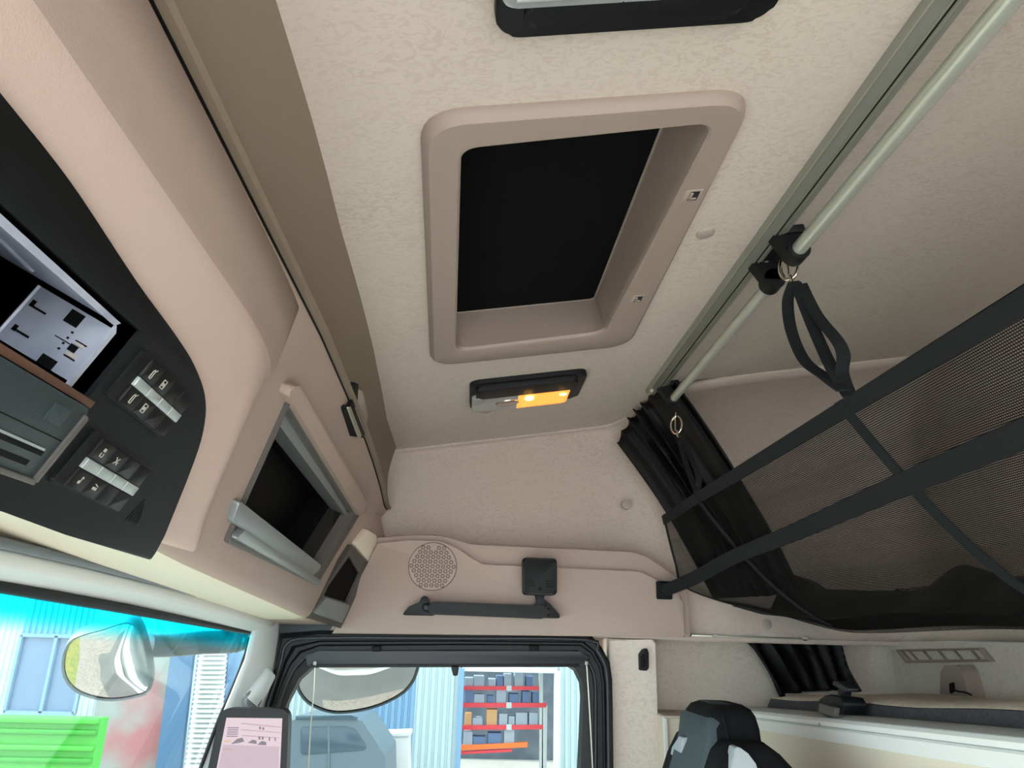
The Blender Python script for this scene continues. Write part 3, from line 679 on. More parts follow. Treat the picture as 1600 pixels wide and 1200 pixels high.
# ------------------------------------------------------------------ round plugs
def plug(label, fr, c, r, d=.003):
    o = prism('round_plug', fr, circ(c, r), -.002, d, 'plug_plastic', None, bev=.0015); tag(o, label, 'plug', 'round fixing plugs')
plug('round beige plug in the ceiling between the hatch and the curtain rail', CEIL, [(0.9028,0.3130)][0], .0135)
plug('round beige plug in the ceiling beside the lit dome lamp', CEIL, [(1.6612,0.0158)][0], .0125)
plug('round beige plug in the upper side wall below the bunched curtain', SX(1.912), [(0.3933,1.7360)][0], .0125, .008)
plug('round beige plug in the side wall under the luggage net', SX(1.864), [(0.7231,1.4452)][0], .0125, .006)

# ------------------------------------------------------------------ curtain rail and rod
cr = thing('curtain_rail', 'aluminium curtain rail fixed across the ceiling', 'rail', CEIL.at((.9, .415)))
prism('channel', CEIL, rect(.05, .394, 1.63, .434), 0, .011, 'aluminium_dark', cr, bev=.002)
prism('groove', CEIL, rect(.05, .4175, 1.63, .4195), .0105, .0114, 'jet', cr)
for v in (.3955, .4145, .4225): prism('edge_bead', CEIL, rect(.05, v-.0009, 1.63, v+.0009), .0100, .0125, 'aluminium', cr, bev=.0004)
boxm('end_stop', (1.6056,-0.3971,1.9514), (.012, .008, .010), 'icon_white', cr, bev=.002)
RY, RZ = -.443, 1.932
rod = thing('net_rod', 'round aluminium rod with black brackets below the ceiling', 'rod', (1.0, RY, RZ))
tube('rod_tube', [(.05, RY, RZ), (.912, RY, RZ)], .0105, 'rod_metal', rod, n=20)
tube('rod_tube', [(.998, RY, RZ-.002), (1.60, RY, RZ-.004)], .0095, 'rod_metal', rod, n=20)
def bracket(x0, x1, full=True):
    b = tube('bracket', [(x0-.004, RY, RZ), (x0+.022, RY, RZ)], .0165, 'black_plastic', rod, n=20)
    if full: tube('socket', [(x1-.022, RY, RZ-.002), (x1+.004, RY, RZ-.002)], .0165, 'black_plastic', b, n=20)
    for xa in ((x0+.002, x0+.022), (x1-.022, x1-.002)) if full else ((x0+.002, x0+.022),):
        prism('arm', Frame((xa[0], 0, 0), (0, -1, 0), (0, 0, 1)), rnd([(-RY-.016, RZ-.004), (-RY+.014, RZ-.004), (-RY+.010, 1.975), (-RY-.034, 1.968), (-RY-.034, 1.955)], .004, 3), 0, -(xa[1]-xa[0]), 'black_plastic', b, bev=.002)
    prism('crossbar', CEIL, rnd(rect(x0-.002, .428, x1+.004, .462), .006, 3), .0, .012, 'black_plastic', b, bev=.003)
bracket(.905, 1.012); bracket(1.585, 1.64, False)
for x in (.93, .99): boxm('screw', (x, RY+.012, 1.958), (.007, .007, .004), 'aluminium_dark', rod, bev=.0015)

# ================================================================== LUGGAGE NET
PA = [(0, -.450, .290), (.12, -.490, .235), (.25, -.540, .172), (.37, -.590, .120), (.5, -.640, .080), (.62, -.700, .045), (.75, -.770, .028), (.87, -.870, .045), (1, -1.0, .130)]
PE = [(0, -.450, .285), (.12, -.462, .225), (.25, -.475, .170), (.37, -.487, .128), (.5, -.56, .098), (.62, -.64, .078), (.75, -.73, .060), (.87, -.86, .060), (1, -1.0, .130)]
def cr4(tab, t):
    n = len(tab)
    for i in range(n-1):
        if t <= tab[i+1][0] or i == n-2: break
    f = (t-tab[i][0])/(tab[i+1][0]-tab[i][0]); P = [tab[max(i-1, 0)], tab[i], tab[i+1], tab[min(i+2, n-1)]]; o = []
    for k in (1, 2):
        p0, p1, p2, p3 = [p[k] for p in P]; o.append(.5*(2*p1+(p2-p0)*f+(2*p0-5*p1+4*p2-p3)*f*f+(3*p1-p0-3*p2+p3)*f**3))
    return o
def netpt(x, t, off=0.0):
    s = sstep(1.50, 1.74, x); a = cr4(PA, t); b = cr4(PE, t)
    y, z = lerp(a[0], b[0], s), lerp(a[1], b[1], s)
    z -= .010*math.sin(math.pi*min(t*1.1, 1))*(1-sstep(.5, 1.3, x))
    # small slackness waves
    z += .004*math.sin(9*x+5*t)*math.sin(math.pi*t)
    return V(x, y+off*.75, 1.4+z+off*-.2)
NX0, NX1 = .18, 1.742
net = thing('luggage_net', 'black mesh luggage net hung across the cab in front of the bunk', 'net', (1.0, -.6, 1.43))
verts, faces = [], []
def strip(pts, wv):
    b = len(verts)
    for i, p in enumerate(pts):
        verts.append(p-wv(i)); verts.append(p+wv(i))
    for i in range(len(pts)-1): faces.append((b+2*i, b+2*i+1, b+2*i+3, b+2*i+2))
NT, NS = 250, 500
for k in range(NT+1):
    t = k/NT; pts = [netpt(lerp(NX0, NX1, i/26), t) for i in range(27)]
    tan = netpt(.9, min(t+.01, 1))-netpt(.9, max(t-.01, 0)); tan.normalize(); w = tan*.00055
    strip(pts, lambda i: w)
for k in range(NS+1):
    x = lerp(NX0, NX1, k/NS); pts = [netpt(x, i/18, -.0004) for i in range(19)]; w2_ = V(.00050, 0, 0)
    strip(pts, lambda i: w2_)
lo = loc_of(net)
me = bpy.data.meshes.new('mesh_cloth'); me.from_pydata([tuple(p-lo) for p in verts], [], faces)
mo = link('mesh_cloth', me, 'net_black', net, 0); mo['kind'] = 'stuff'
xs = [lerp(NX0, NX1+.012, i/30) for i in range(31)]
def ptan(x, t): d = netpt(x, min(t+.02, 1))-netpt(x, max(t-.02, 0)); return d.normalized()
band('top_hem', [netpt(min(x, NX1), .028, .002)+V(max(0, x-NX1), 0, 0) for x in xs], [ptan(min(x, 1.74), .03) for x in xs], .022, .004, 'hem_cloth', net)
for xw, wd in ((.854, .0185), (1.487, .013)):
    ts = [i/26*.64 for i in range(27)]
    band('webbing', [netpt(xw, t, .005) for t in ts], V(1, 0, 0), wd, .0025, 'webbing', net)
band('end_binding', [netpt(NX1, i/24, .002) for i in range(25)], V(1, 0, .1), .010, .003, 'hem_cloth', net)
sp = smoothpath([(1.816, -.455, 1.514), (1.76, -.462, 1.518), (1.66, -.492, 1.535), (1.49, -.528, 1.567), (1.2, -.530, 1.577), (.854, -.518, 1.588), (.5, -.500, 1.592), (.18, -.496, 1.592)], 6)
st = band('cross_strap', sp, V(0, -.62, -.78), .029, .003, 'hem_cloth', net)
bf = Frame((1.806, -.458, 1.516), (0, -1, 0), (0, 0, 1))
prism('press_stud', bf, circ((0, 0), .0095, 20), -.004, .006, 'jet', st, bev=.003); prism('stud_cap', bf, circ((0, 0), .005, 16), .004, .008, 'frame_grey', st, bev=.0015)
prism('strap_end', bf, rnd(rect(-.017, -.021, .020, .021), .003, 2), -.006, .002, 'webbing', st, bev=.001)
# hanging loops with snap hooks
def torus(name, c, nrm, r, rt, sx, parent, m='chrome'):
    nrm = V(nrm).normalized(); a = nrm.orthogonal().normalized(); up = V(0, 0, 1); a = (up-nrm*up.dot(nrm)).normalized(); b = nrm.cross(a)
    pts = [V(c)+a*(r*math.cos(k*math.pi/10))+b*(r*sx*math.sin(k*math.pi/10)) for k in range(21)]
    return tube(name, pts, rt, m, parent, n=8, cap=False)
def hanger(hook, left, mid, right, w, sc):
    hk = V(hook)
    h = torus('snap_hook', hk, (-.8, .6, .1), .021*sc, .0026*sc, .62, net)
    torus('hook_ring', hk+V(.004, 0, .022*sc), (.2, .9, .2), .010*sc, .0018*sc, .8, h)
    tube('hook_pin', [hk+V(-.002, 0, -.014*sc), hk+V(-.008*sc, 0, -.030*sc)], .0026*sc, 'chrome', h, n=8)
    tube('hook_gate', [hk+V(-.007*sc, .004, .010*sc), hk+V(-.010*sc, .006, -.016*sc)], .0018*sc, 'chrome', h, n=6)
    for p in (left, mid, right):
        if p: band('hanging_loop', smoothpath(p, 6), V(.62, .78, .1), w, .0025, 'webbing', net)
L1 = [(0.9246,-0.4400,1.8906),(0.9492,-0.4400,1.8721),(0.9487,-0.4400,1.8265),(0.9197,-0.4400,1.7694),(0.8685,-0.4400,1.7271),(0.8254,-0.4400,1.6937)]; M1 = [(0.9317,-0.4460,1.8925),(0.8956,-0.4460,1.8088),(0.8581,-0.4460,1.7341),(0.8237,-0.4460,1.6852)]; R1 = [(0.9270,-0.4520,1.8884),(0.8931,-0.4520,1.8250),(0.8480,-0.4520,1.7690),(0.8373,-0.4520,1.7438),(0.8459,-0.4520,1.7230),(0.8322,-0.4520,1.6866)]
hanger((0.9421,-0.4430,1.9226), L1, M1, R1, .0165, 1.0)
M2_ = [(1.5603,-0.4460,1.8189),(1.5252,-0.4460,1.7604),(1.4632,-0.4460,1.6894)]; 
hanger((1.5809,-0.4450,1.8629), None, M2_, [(1.5552,-0.4520,1.8237),(1.4977,-0.4520,1.7613),(1.4606,-0.4520,1.7155),(1.4834,-0.4520,1.6908)], .013, 1.0)

# black folded cloth lying in the net
ce = [(2.3639,-0.7900,1.5770),(1.8847,-0.7900,1.5693),(1.7257,-0.7900,1.5268),(1.5540,-0.7900,1.5100),(1.3856,-0.7900,1.4993),(1.3017,-0.7900,1.4968),(1.2470,-0.7900,1.5126),(1.2032,-0.7900,1.5258),(1.1714,-0.7900,1.5271),(1.1443,-0.7900,1.5169),(1.1213,-0.7900,1.4969),(1.0491,-0.7900,1.4993),(0.9568,-0.7900,1.4910)]
rows = []
for p in ce:
    p = V(p); x = p.x; up_ = V(0, 0, .005); rows.append([netpt(x, .85)+up_, netpt(x, .73)+up_, netpt(x, .62)+up_, V(x, -.735, lerp(1.432, p.z, .35)), V(x, -.765, lerp(1.432, p.z, .75)), p, V(x, -.83, p.z-.01), V(x, -.88, 1.452)])
R2 = []
for k in range(8): R2.append([tuple(q) for q in smoothpath([r[k] for r in rows], 5)])
cl = thick(loft('folded_cloth', R2, 'curtain_black', None, closed=False, smooth=60), .003, 0)
tag(cl, 'black folded cloth lying in the belly of the luggage net', 'cloth')

# bunched curtain at the end of the rail
top = [V(1.575, -.452, 1.953), V(1.62, -.425, 1.956), V(1.72, -.405, 1.952), V(1.82, -.388, 1.935), V(1.875, -.366, 1.885)]
bot = [V(1.50, -.66, 1.50), V(1.56, -.66, 1.50), V(1.66, -.64, 1.50), V(1.74, -.61, 1.50), V(1.80, -.58, 1.50)]
top = smoothpath(top, 12); bot = smoothpath(bot, 12); rows = []
for j in range(25):
    t = j/24; row = []
    for i, (a, b) in enumerate(zip(top, bot)):
        s = i/(len(top)-1); p = a.lerp(b, t); ph = s*math.pi*2*8.5+.9*math.sin(5*t+s*7)+1.1*math.sin(11*s)
        amp = lerp(.016, .022, math.sin(math.pi*t))*(.55+.45*math.sin(9*s+2+2*t))
        p += V(-.72, .69, .0)*(amp*math.sin(ph)) + V(0, 0, .010*abs(math.sin(ph*.5))*(1-t)) + V(0, -.02, -.008)*math.sin(math.pi*t)
        row.append(tuple(p))
    rows.append(row)
tag(thick(loft('bunched_curtain', rows, 'curtain_black', None, closed=False, smooth=70), .002, 0), 'black pleated curtain bunched at the end of the ceiling rail', 'curtain')

# ================================================================== SIDE PANEL WITH SPEAKER
PX_ = SX(1.82)
sp_ = thing('speaker_panel', 'beige moulded side panel with round speaker above the door window', 'side panel', (1.86, -.1, 1.41))
back = [(-0.3301,1.4044),(-0.2396,1.6205),(-0.1591,1.6293),(-0.0903,1.6315),(-0.0523,1.6250),(-0.0093,1.6124),(0.3947,1.6065),(0.4295,1.5951),(0.5009,1.5481),(0.5231,1.5169),(0.5268,1.4105)]
prism('backing', SX(1.84), rnd(back, [0, .005, .03, .03, .03, .02, .02, .03, .03, .02, .004], 4), -.11, 0, 'beige_plastic', sp_, bev=.006, seg=3)
front = [(-0.3214,1.3974),(-0.2329,1.6060),(-0.1567,1.6161),(-0.0793,1.6155),(-0.0381,1.5985),(0.0190,1.5639),(0.4048,1.5589),(0.4818,1.5236),(0.5056,1.4990),(0.5073,1.4101)]
prism('face', PX_, rnd(front, [0, .005, .03, .04, .05, .03, .03, .03, .02, .004], 4), -.025, 0, 'beige_plastic', sp_, bev=.012, seg=4)
mat('grille_hole', '#3a2f28', .8)
gc = [(-0.0974,1.5559)][0]; gr = [(-0.0407,1.5576)][0][0]-gc[0]
gy = abs([(-0.1007,1.6118)][0][1]-[(-0.0941,1.5012)][0][1])/2
grl = prism('speaker_grille', PX_, circ(gc, gr, 40, gy), -.002, .002, 'beige_plastic', sp_, bev=.0015)
tube('grille_groove', [PX_.at(p, .0012) for p in circ(gc, gr*1.01, 40, gy*1.01)]+[PX_.at((gc[0]+gr*1.01, gc[1]), .0012)], .0008, 'grille_hole', grl, n=6, cap=False)
hexm = None; pitch = gr*2/9.0
for j in range(-5, 6):
    for i in range(-5, 6):
        c = ((i+(.5 if j % 2 else 0))*pitch, j*pitch*.87)
        if math.hypot(c[0]/gr, c[1]/gy) > .91 or (j == 4 and abs(i) < 1): continue
        if hexm is None:
            bm = bmesh.new(); fr0 = Frame((0, 0, 0), (0, -1, 0), (0, 0, 1)); R_ = pitch*.46
            for k in range(6):       # six wedge slots make one honeycomb cell
                a0, a1 = math.pi/6+k*math.pi/3+.10, math.pi/6+(k+1)*math.pi/3-.10
                prism_bm(fr0, [(R_*.30*math.cos((a0+a1)/2), R_*.30*math.sin((a0+a1)/2)), (R_*.92*math.cos(a0), R_*.92*math.sin(a0)), (R_*.92*math.cos(a1), R_*.92*math.sin(a1))], 0, .0006, bm=bm)
            me = bpy.data.meshes.new('grille_cell'); bmesh.ops.recalc_face_normals(bm, faces=bm.faces[:]); bm.to_mesh(me); bm.free(); me.materials.append(MATS['grille_hole']); hexm = me
        o = bpy.data.objects.new('grille_cell', hexm); C.objects.link(o); o.parent = grl
        o.location = PX_.at((gc[0]+c[0], gc[1]+c[1]), .0018)-loc_of(grl)
tube('panel_crease', smoothpath([PX_.at(p, -.0015) for p in [(-0.1864,1.4435),(-0.1727,1.4612),(-0.1558,1.4761),(-0.1475,1.4865)]], 4), .0022, 'beige_plastic', sp_, n=8)

gh = thing('grab_handle', 'black grab handle below the round speaker', 'handle', (1.80, .0, 1.44))
hb_ = [(-0.1020,1.4687),(-0.0846,1.4735),(0.1605,1.4717),(0.1799,1.4665),(0.1801,1.4481),(0.1609,1.4419),(-0.0829,1.4452),(-0.1006,1.4476)]
prism('bar', SX(1.78), rnd(hb_, .006, 4), -.012, .010, 'black_plastic', gh, bev=.007, seg=4)
ml_ = prism('mount', SX(1.80), rnd([(-0.1591,1.4423),(-0.1442,1.4612),(-0.1211,1.4719),(-0.1173,1.4820),(-0.1102,1.4866),(-0.1024,1.4825),(-0.0972,1.4711),(-0.0792,1.4687),(-0.0781,1.4502),(-0.0896,1.4428)], .003, 3), -.022, .016, 'black_plastic', gh, bev=.005, seg=3)
mr_ = prism('mount', SX(1.80), rnd([(0.1426,1.4734),(0.1517,1.4751),(0.1545,1.4882),(0.1635,1.4928),(0.1712,1.4843),(0.1819,1.4774),(0.2047,1.4535),(0.2062,1.4450),(0.1431,1.4447)], .003, 3), -.022, .016, 'black_plastic', gh, bev=.005, seg=3)
prism('screw_well', SX(1.784), circ([(-0.1046,1.4603)][0], .010, 20), -.002, .002, 'jet', ml_, bev=.001)
prism('screw_well', SX(1.784), circ([(0.1595,1.4576)][0], .010, 20), -.002, .002, 'jet', mr_, bev=.001)
prism('screw', SX(1.784), circ([(-0.1046,1.4603)][0], .0055, 14), .001, .004, 'frame_grey', ml_, bev=.001)
prism('screw', SX(1.784), circ([(0.1595,1.4576)][0], .0055, 14), .001, .004, 'frame_grey', mr_, bev=.001)

tb_ = thing('sensor_box', 'small square black box on a stalk above the grab handle', 'sensor box', (1.79, -.18, 1.47))
FB = SX(1.775)
bx = [(0.1146,1.5790),(0.1967,1.5786),(0.1972,1.4954),(0.1179,1.4946)]
bo = prism('box', FB, rnd(bx, .010, 5), -.025, .006, 'black_plastic', tb_, bev=.004, seg=3)
prism('box_rim', FB, rnd(mixl(bx, [(sum(p[0] for p in bx)/4, sum(p[1] for p in bx)/4)]*4, .10), .008, 4), .005, .008, 'dark_panel', bo, bev=.002)
for k in range(4):
    for a in (822, 852):
        y = 906+k*4.2
        q = {0: [(0.1247,1.5280),(0.1427,1.5285),(0.1428,1.5256),(0.1248,1.5251)], 1: [(0.1248,1.5222),(0.1428,1.5227),(0.1429,1.5198),(0.1249,1.5193)], 2: [(0.1249,1.5164),(0.1429,1.5169),(0.1430,1.5140),(0.1250,1.5135)]}.get(k)
        if q and a == 822: prism('slot', FB, q, .0075, .0088, 'jet', bo)
        if q and a == 852:
            sh = [(0.1698,1.5279)][0][0]-[(0.1247,1.5280)][0][0]; prism('slot', FB, [(p[0]+sh, p[1]-.001) for p in q], .0075, .0088, 'jet', bo)
prism('lens_dot', FB, circ([(0.1566,1.5072)][0], .0042, 14), .007, .009, 'jet', bo, bev=.001)
prism('stalk', FB, rnd([(0.1462,1.4968),(0.1687,1.4975),(0.1673,1.4831),(0.1749,1.4691),(0.1467,1.4683),(0.1509,1.4827)], .002, 3), -.02, -.002, 'black_plastic', tb_, bev=.003)

# coat hook on the pillar
hk_ = thing('coat_hook', 'small black coat hook on the cloth pillar', 'hook', (1.8700,-0.4152,1.3437))
prism('plate', SX(1.875), rnd([(0.4063,1.3694),(0.4160,1.3813),(0.4270,1.3830),(0.4298,1.3729),(0.4286,1.3381),(0.4222,1.3322),(0.4067,1.3333)], .003, 3), -.004, .012, 'black_plastic', hk_, bev=.004, seg=3)
prism('hook_nose', SX(1.863), rnd([(0.4065,1.3610),(0.4177,1.3728),(0.4199,1.3441),(0.4120,1.3382),(0.4059,1.3409)], .003, 3), -.002, .012, 'jet', hk_, bev=.003)

# thin rail and gathered curtain on the side wall
wrl = thing('side_curtain_rail', 'thin pale rail along the side wall above the small curtain', 'rail', (1.9500,-0.7089,1.4150))
for nm, px in (('rail_bar', [(0.5340,1.4180),(0.8215,1.4165),(0.8208,1.4106),(0.5336,1.4121)]),): prism(nm, SX(1.858), px, -.01, .003, 'aluminium', wrl, bev=.0015)
for px in ([(0.5853,1.4193),(0.5979,1.4197),(0.5973,1.4108),(0.5847,1.4105)], [(0.8065,1.4191),(0.8193,1.4194),(0.8182,1.4091),(0.8055,1.4088)]): prism('glider', SX(1.856), px, -.004, .006, 'icon_white', wrl, bev=.001)
ctl = [V(*p) for p in [(1.9300,-0.6992,1.4056),(1.9300,-0.7340,1.4095),(1.9300,-0.7748,1.4075),(1.9300,-0.8245,1.4103),(1.9300,-0.8530,1.4141),(1.9300,-0.8911,1.4150),(1.9300,-0.9265,1.4206)]]
cbl = [V(*p) for p in [(1.9300,-0.7644,1.2790),(1.9300,-0.8039,1.2872),(1.9300,-0.8399,1.2924),(1.9300,-0.8774,1.2947),(1.9300,-0.9100,1.2968),(1.9300,-0.9422,1.2946),(1.9300,-0.9765,1.2954)]]
ctl, cbl = smoothpath(ctl, 8), smoothpath(cbl, 8); rows = []
for j in range(17):
    t = j/16; row = []
    for i, (a, b) in enumerate(zip(ctl, cbl)):
        s = i/(len(ctl)-1); p = a.lerp(b, t); ph = s*math.pi*11+1.8*t+.9*math.sin(4*t+6*s)
        p += V(-.020*math.sin(ph)-.004*math.sin(2.3*ph+3*t), .006*math.cos(ph), .003*math.sin(ph*.7)*(1-t)); row.append(tuple(p))
    rows.append(row)
tag(thick(loft('small_curtain', rows, 'curtain_black', None, closed=False, smooth=70), .002, 0), 'small black gathered curtain slanting behind the mattress end', 'curtain')
# ================================================================== BUNK
def tilt(x): return (1.80-x)*.055                      # the bunk rises a little towards the driver
mt = thing('mattress', 'bunk mattress with dark side band and pale fleece top', 'mattress', (1.2, -.86, 1.22))
rows_t, rows_s = [], []
for i in range(41):
    x = lerp(.10, 1.815, i/40); z0 = 1.283+tilt(x)+.002*math.sin(14*x); e = .012 if i in (0, 40) else 0
    rows_t.append([(x, -.700-e*.3, z0-.001), (x, -.706, z0+.003-e*.2), (x, -.74, z0+.011-e), (x, -.86, z0+.013+.003*math.sin(9*x+1)-e), (x, -1.0, z0+.008-e), (x, -1.035, z0-.004)])
    rows_s.append([(x, -.70, z0-.002), (x, -.692+e*.5, z0-.03), (x, -.695+e*.5, z0-.062), (x, -1.03, z0-.062), (x, -1.035, z0-.004)])
loft('fleece_top', rows_t, 'mattress_top', mt, closed=False, smooth=60)
loft('side_band', rows_s, 'mattress_side', mt, closed=True, cap0=True, cap1=True, smooth=50)
tube('piping', [(lerp(.10, 1.815, i/30), -.694, 1.283-.059+tilt(lerp(.10, 1.815, i/30))) for i in range(31)], .0025, 'mattress_side', mt, n=6)
bk = thing('bunk_base', 'white bunk front board with a grooved edge behind the seat', 'bunk', (1.2, -.66, 0))
def xbar(name, x0, x1, prof, m, par, tl=True):
    loops = [[(x, y, z+(tilt(x) if tl else 0)) for y, z in prof] for x in (x0, (x0+x1)/2, x1)]
    return loft(name, loops, m, par, True, True, True, smooth=30)
B0 = (1.6976,-0.6400,1.2623); b0z = B0[2]-tilt(B0[0])
B1 = (1.6883,-0.6400,1.2245); b1z = B1[2]-tilt(B1[0])
mid_ = lerp(b0z, b1z, .38)
xbar('ledge', .10, 1.86, [(-.645, b0z-.004), (-.640, b0z+.0), (-.66, b0z+.006), (-1.03, b0z+.006), (-1.03, b0z-.02), (-.645, b0z-.02)], 'cassette', bk)
xbar('upper_rail', .10, 1.86, [(-.638, b0z-.001), (-.634, b0z-.006), (-.636, mid_+.001), (-.65, mid_+.001), (-.65, b0z-.001)], 'white_board', bk)
xbar('lower_rail', .10, 1.86, [(-.640, mid_-.001), (-.637, mid_-.004), (-.641, b1z), (-.66, b1z), (-.66, mid_-.001)], 'white_board', bk)
xbar('front_panel', .10, 1.86, [(-.655, b1z+.002), (-.655, .05), (-.70, .05), (-.70, b1z+.002)], 'cream_plastic', bk)
prism('screw', SY(-.636), circ([(-1.4234,1.2665)][0], .003, 12), -.002, .0015, 'aluminium', bk)
# latch with a T handle on the ledge
tl_ = thing('strap_latch', 'black latch with a T handle on the bunk ledge', 'latch', (1.3801,-0.6400,1.2844))
prism('block', SY(-.64), rnd([(-1.4182,1.3021),(-1.3574,1.2987),(-1.3662,1.2826),(-1.4249,1.2855)], .003, 3), -.03, .004, 'tray_grey', tl_, bev=.003)
prism('body', SY(-.655), rnd([(-1.4370,1.3053),(-1.4038,1.3163),(-1.3513,1.3158),(-1.3400,1.3065),(-1.3535,1.2892),(-1.4035,1.2783),(-1.4526,1.2844)], .006, 3), -.03, .010, 'black_plastic', tl_, bev=.005)
prism('stem', SY(-.66), rnd([(-1.3716,1.3312),(-1.3534,1.3292),(-1.3627,1.3110),(-1.3867,1.3092)], .002, 3), -.008, .006, 'black_plastic', tl_, bev=.003)
prism('t_grip', SY(-.66), rnd([(-1.3915,1.3385),(-1.3786,1.3413),(-1.3324,1.3315),(-1.3334,1.3274),(-1.3472,1.3265),(-1.3901,1.3343)], .002, 3), -.010, .008, 'frame_grey', tl_, bev=.003)
tube('collar', [(1.4167,-0.6600,1.3069), (1.3635,-0.6600,1.3078)], .010, 'black_plastic', tl_, n=12)

# small cabinet by the pillar
cb = thing('side_cabinet', 'beige cabinet with white edge strips beside the pillar', 'cabinet', (1.8, -.55, 0))
zc_ = (1.8200,-0.4539,1.2382)[2]; yc_ = (1.8200,-0.4477,1.1968)[1]
boxm('carcass', (1.895, (yc_-.80)/2, zc_/2), (.15, .80+yc_, zc_-.006), 'cream_plastic', cb)
boxm('edge_strip', (1.818, yc_-.004, zc_/2), (.012, .009, zc_), 'white_board', cb, bev=.002)
boxm('top_strip', (1.89, (yc_-.80)/2, zc_-.001), (.16, .80+yc_, .006), 'wall_cloth', cb, bev=.002)
boxm('top_catch', (1.8676,-0.4994,1.2360), (.02, .014, .006), 'jet', cb, bev=.002)
boxm('top_catch', (1.8915,-0.5398,1.2360), (.016, .012, .010), 'jet', cb, bev=.002)

# rear wall: air vent and belt bracket
vt = thing('air_vent', 'long beige air vent in the rear wall above the mattress', 'vent', (1.6742,-1.0500,1.3841))
vo = [(-1.8565,1.3956),(-1.5343,1.4045),(-1.5069,1.3785),(-1.8226,1.3659)]; 
vi = [(-1.8323,1.3916),(-1.5437,1.3994),(-1.5248,1.3828),(-1.8044,1.3736)]
FV = SY(-1.043)
loft('frame', [[FV.at(p, d) for p in l] for l, d in ((vo, -.004), (vo, .006), (mixl(vo, vi, .5), .009), (vi, .006), (vi, -.004))], 'hatch_plastic', vt, smooth=30)
prism('back', FV, vi, -.006, -.002, 'plug_plastic', vt)
for k in range(5):
    t = (k+.5)/5; a = (lerp(vi[0][0], vi[1][0], t), lerp(vi[0][1], vi[1][1], t)); b = (lerp(vi[3][0], vi[2][0], t), lerp(vi[3][1], vi[2][1], t))
    prism('vane', FV, [(a[0]-.002, a[1]), (a[0]+.002, a[1]), (b[0]+.002, b[1]), (b[0]-.002, b[1])], -.003, .005, 'hatch_plastic', vt)
br_ = thing('belt_bracket', 'beige belt bracket standing behind the mattress', 'bracket', (1.6322,-1.0300,1.3160))
prism('cover', SY(-1.02), rnd([(-1.6564,1.2990),(-1.6394,1.3534),(-1.6201,1.3669),(-1.5764,1.3696),(-1.5655,1.3565),(-1.5571,1.3064)], .008, 4), -.03, .012, 'hatch_plastic', br_, bev=.006, seg=3)
prism('slot', SY(-1.006), rnd([(-1.6075,1.3319),(-1.5959,1.3351),(-1.5985,1.3177),(-1.6108,1.3119)], .002, 3), -.004, .003, 'jet', br_)
tube('cord', smoothpath([(1.5963,-1.0000,1.3226),(1.5782,-1.0000,1.3189),(1.5537,-1.0000,1.3181),(1.5346,-1.0000,1.3147)], 4), .0018, 'jet', br_, n=6)

# ================================================================== PASSENGER SEAT
se = thing('passenger_seat', 'dark cloth passenger seat with pale grey shoulder inserts', 'seat', (1.38, -.45, 0))
def sect(z, x0, x1, yf, yb, r=.03, n=5):
    return [(p[0], p[1], z) for p in rnd([(x0, yb), (x1, yb), (x1, yf), (x0, yf)], r, n)]
zt_ = (1.3600,-0.4406,1.2994)[2]
# head section: front cover (textured) and black shell
secs = []
for dz, gx, gy_ in ((0, -.035, -.030), (-.006, -.016, -.014), (-.016, -.006, -.006), (-.035, 0, 0), (-.075, .003, .004), (-.12, .006, .010), (-.20, .012, .022)):
    secs.append(sect(zt_+dz, 1.315-gx, 1.50+gx, -.405+gy_*.6-dz*.12, -.492-gy_*.5, .028))
secs = secs[::-1]
loft('head_shell', secs, 'seat_black', se, True, True, True, smooth=60)
fs = []
for dz, gx in ((-.45, .06), (-.30, .035), (-.20, .018), (-.12, .007), (-.06, .003), (-.025, -.002), (-.008, -.018), (.001, -.05)):
    yf = -.405-dz*(.12 if dz > -.07 else .32)+(.0 if dz < -.01 else -.022)-(.0 if dz > -.07 else .012)
    pts = rnd([(1.318-gx, yf-.028), (1.318-gx, yf+.004), (1.497+gx, yf+.004), (1.497+gx, yf-.028)], [.0, .026, .026, .0], 6)
    fs.append([(p[0], p[1], zt_+dz) for p in pts])
loft('head_cushion', fs, 'seat_cloth', se, True, True, True, smooth=60)
# backrest below
bs = []
for z, x0, x1, yf, yb in ((.45, 1.12, 1.68, -.24, -.42), (.8, 1.13, 1.67, -.30, -.50), (1.02, 1.13, 1.66, -.345, -.545), (1.10, 1.155, 1.64, -.36, -.550), (1.15, 1.20, 1.60, -.375, -.545), (1.20, 1.235, 1.57, -.385, -.53), (1.235, 1.25, 1.555, -.40, -.50), (1.25, 1.265, 1.54, -.415, -.48)):
    bs.append(sect(z, x0, x1, yf, yb, .035))
loft('backrest', bs, 'seat_black', se, True, True, True, smooth=60)
prism('shoulder_insert', SX(1.243), rnd([(0.4146,1.2480),(0.4208,1.2490),(0.4342,1.2402),(0.4451,1.2262),(0.4551,1.2017),(0.4012,1.2008)], .004, 3), -.02, .008, 'seat_grey', se, bev=.004, seg=3)
prism('shoulder_insert', SY(-.395), rnd([(-1.4484,1.2390),(-1.4235,1.2398),(-1.4607,1.1728),(-1.5521,1.1582),(-1.5055,1.2128)], .005, 3), -.02, .010, 'seat_grey', se, bev=.004)
boxm('cushion', (1.40, -.10, .42), (.52, .54, .16), 'seat_black', se, bev=.05, seg=4)
boxm('pedestal', (1.40, -.12, .17), (.40, .40, .34), 'frame_grey', se, bev=.02)
tube('cushion_seam', [(1.318, -.425, zt_-.012), (1.310, -.432, zt_-.06), (1.303, -.425, zt_-.13), (1.300, -.415, zt_-.19)], .003, 'seat_black', se, n=8)

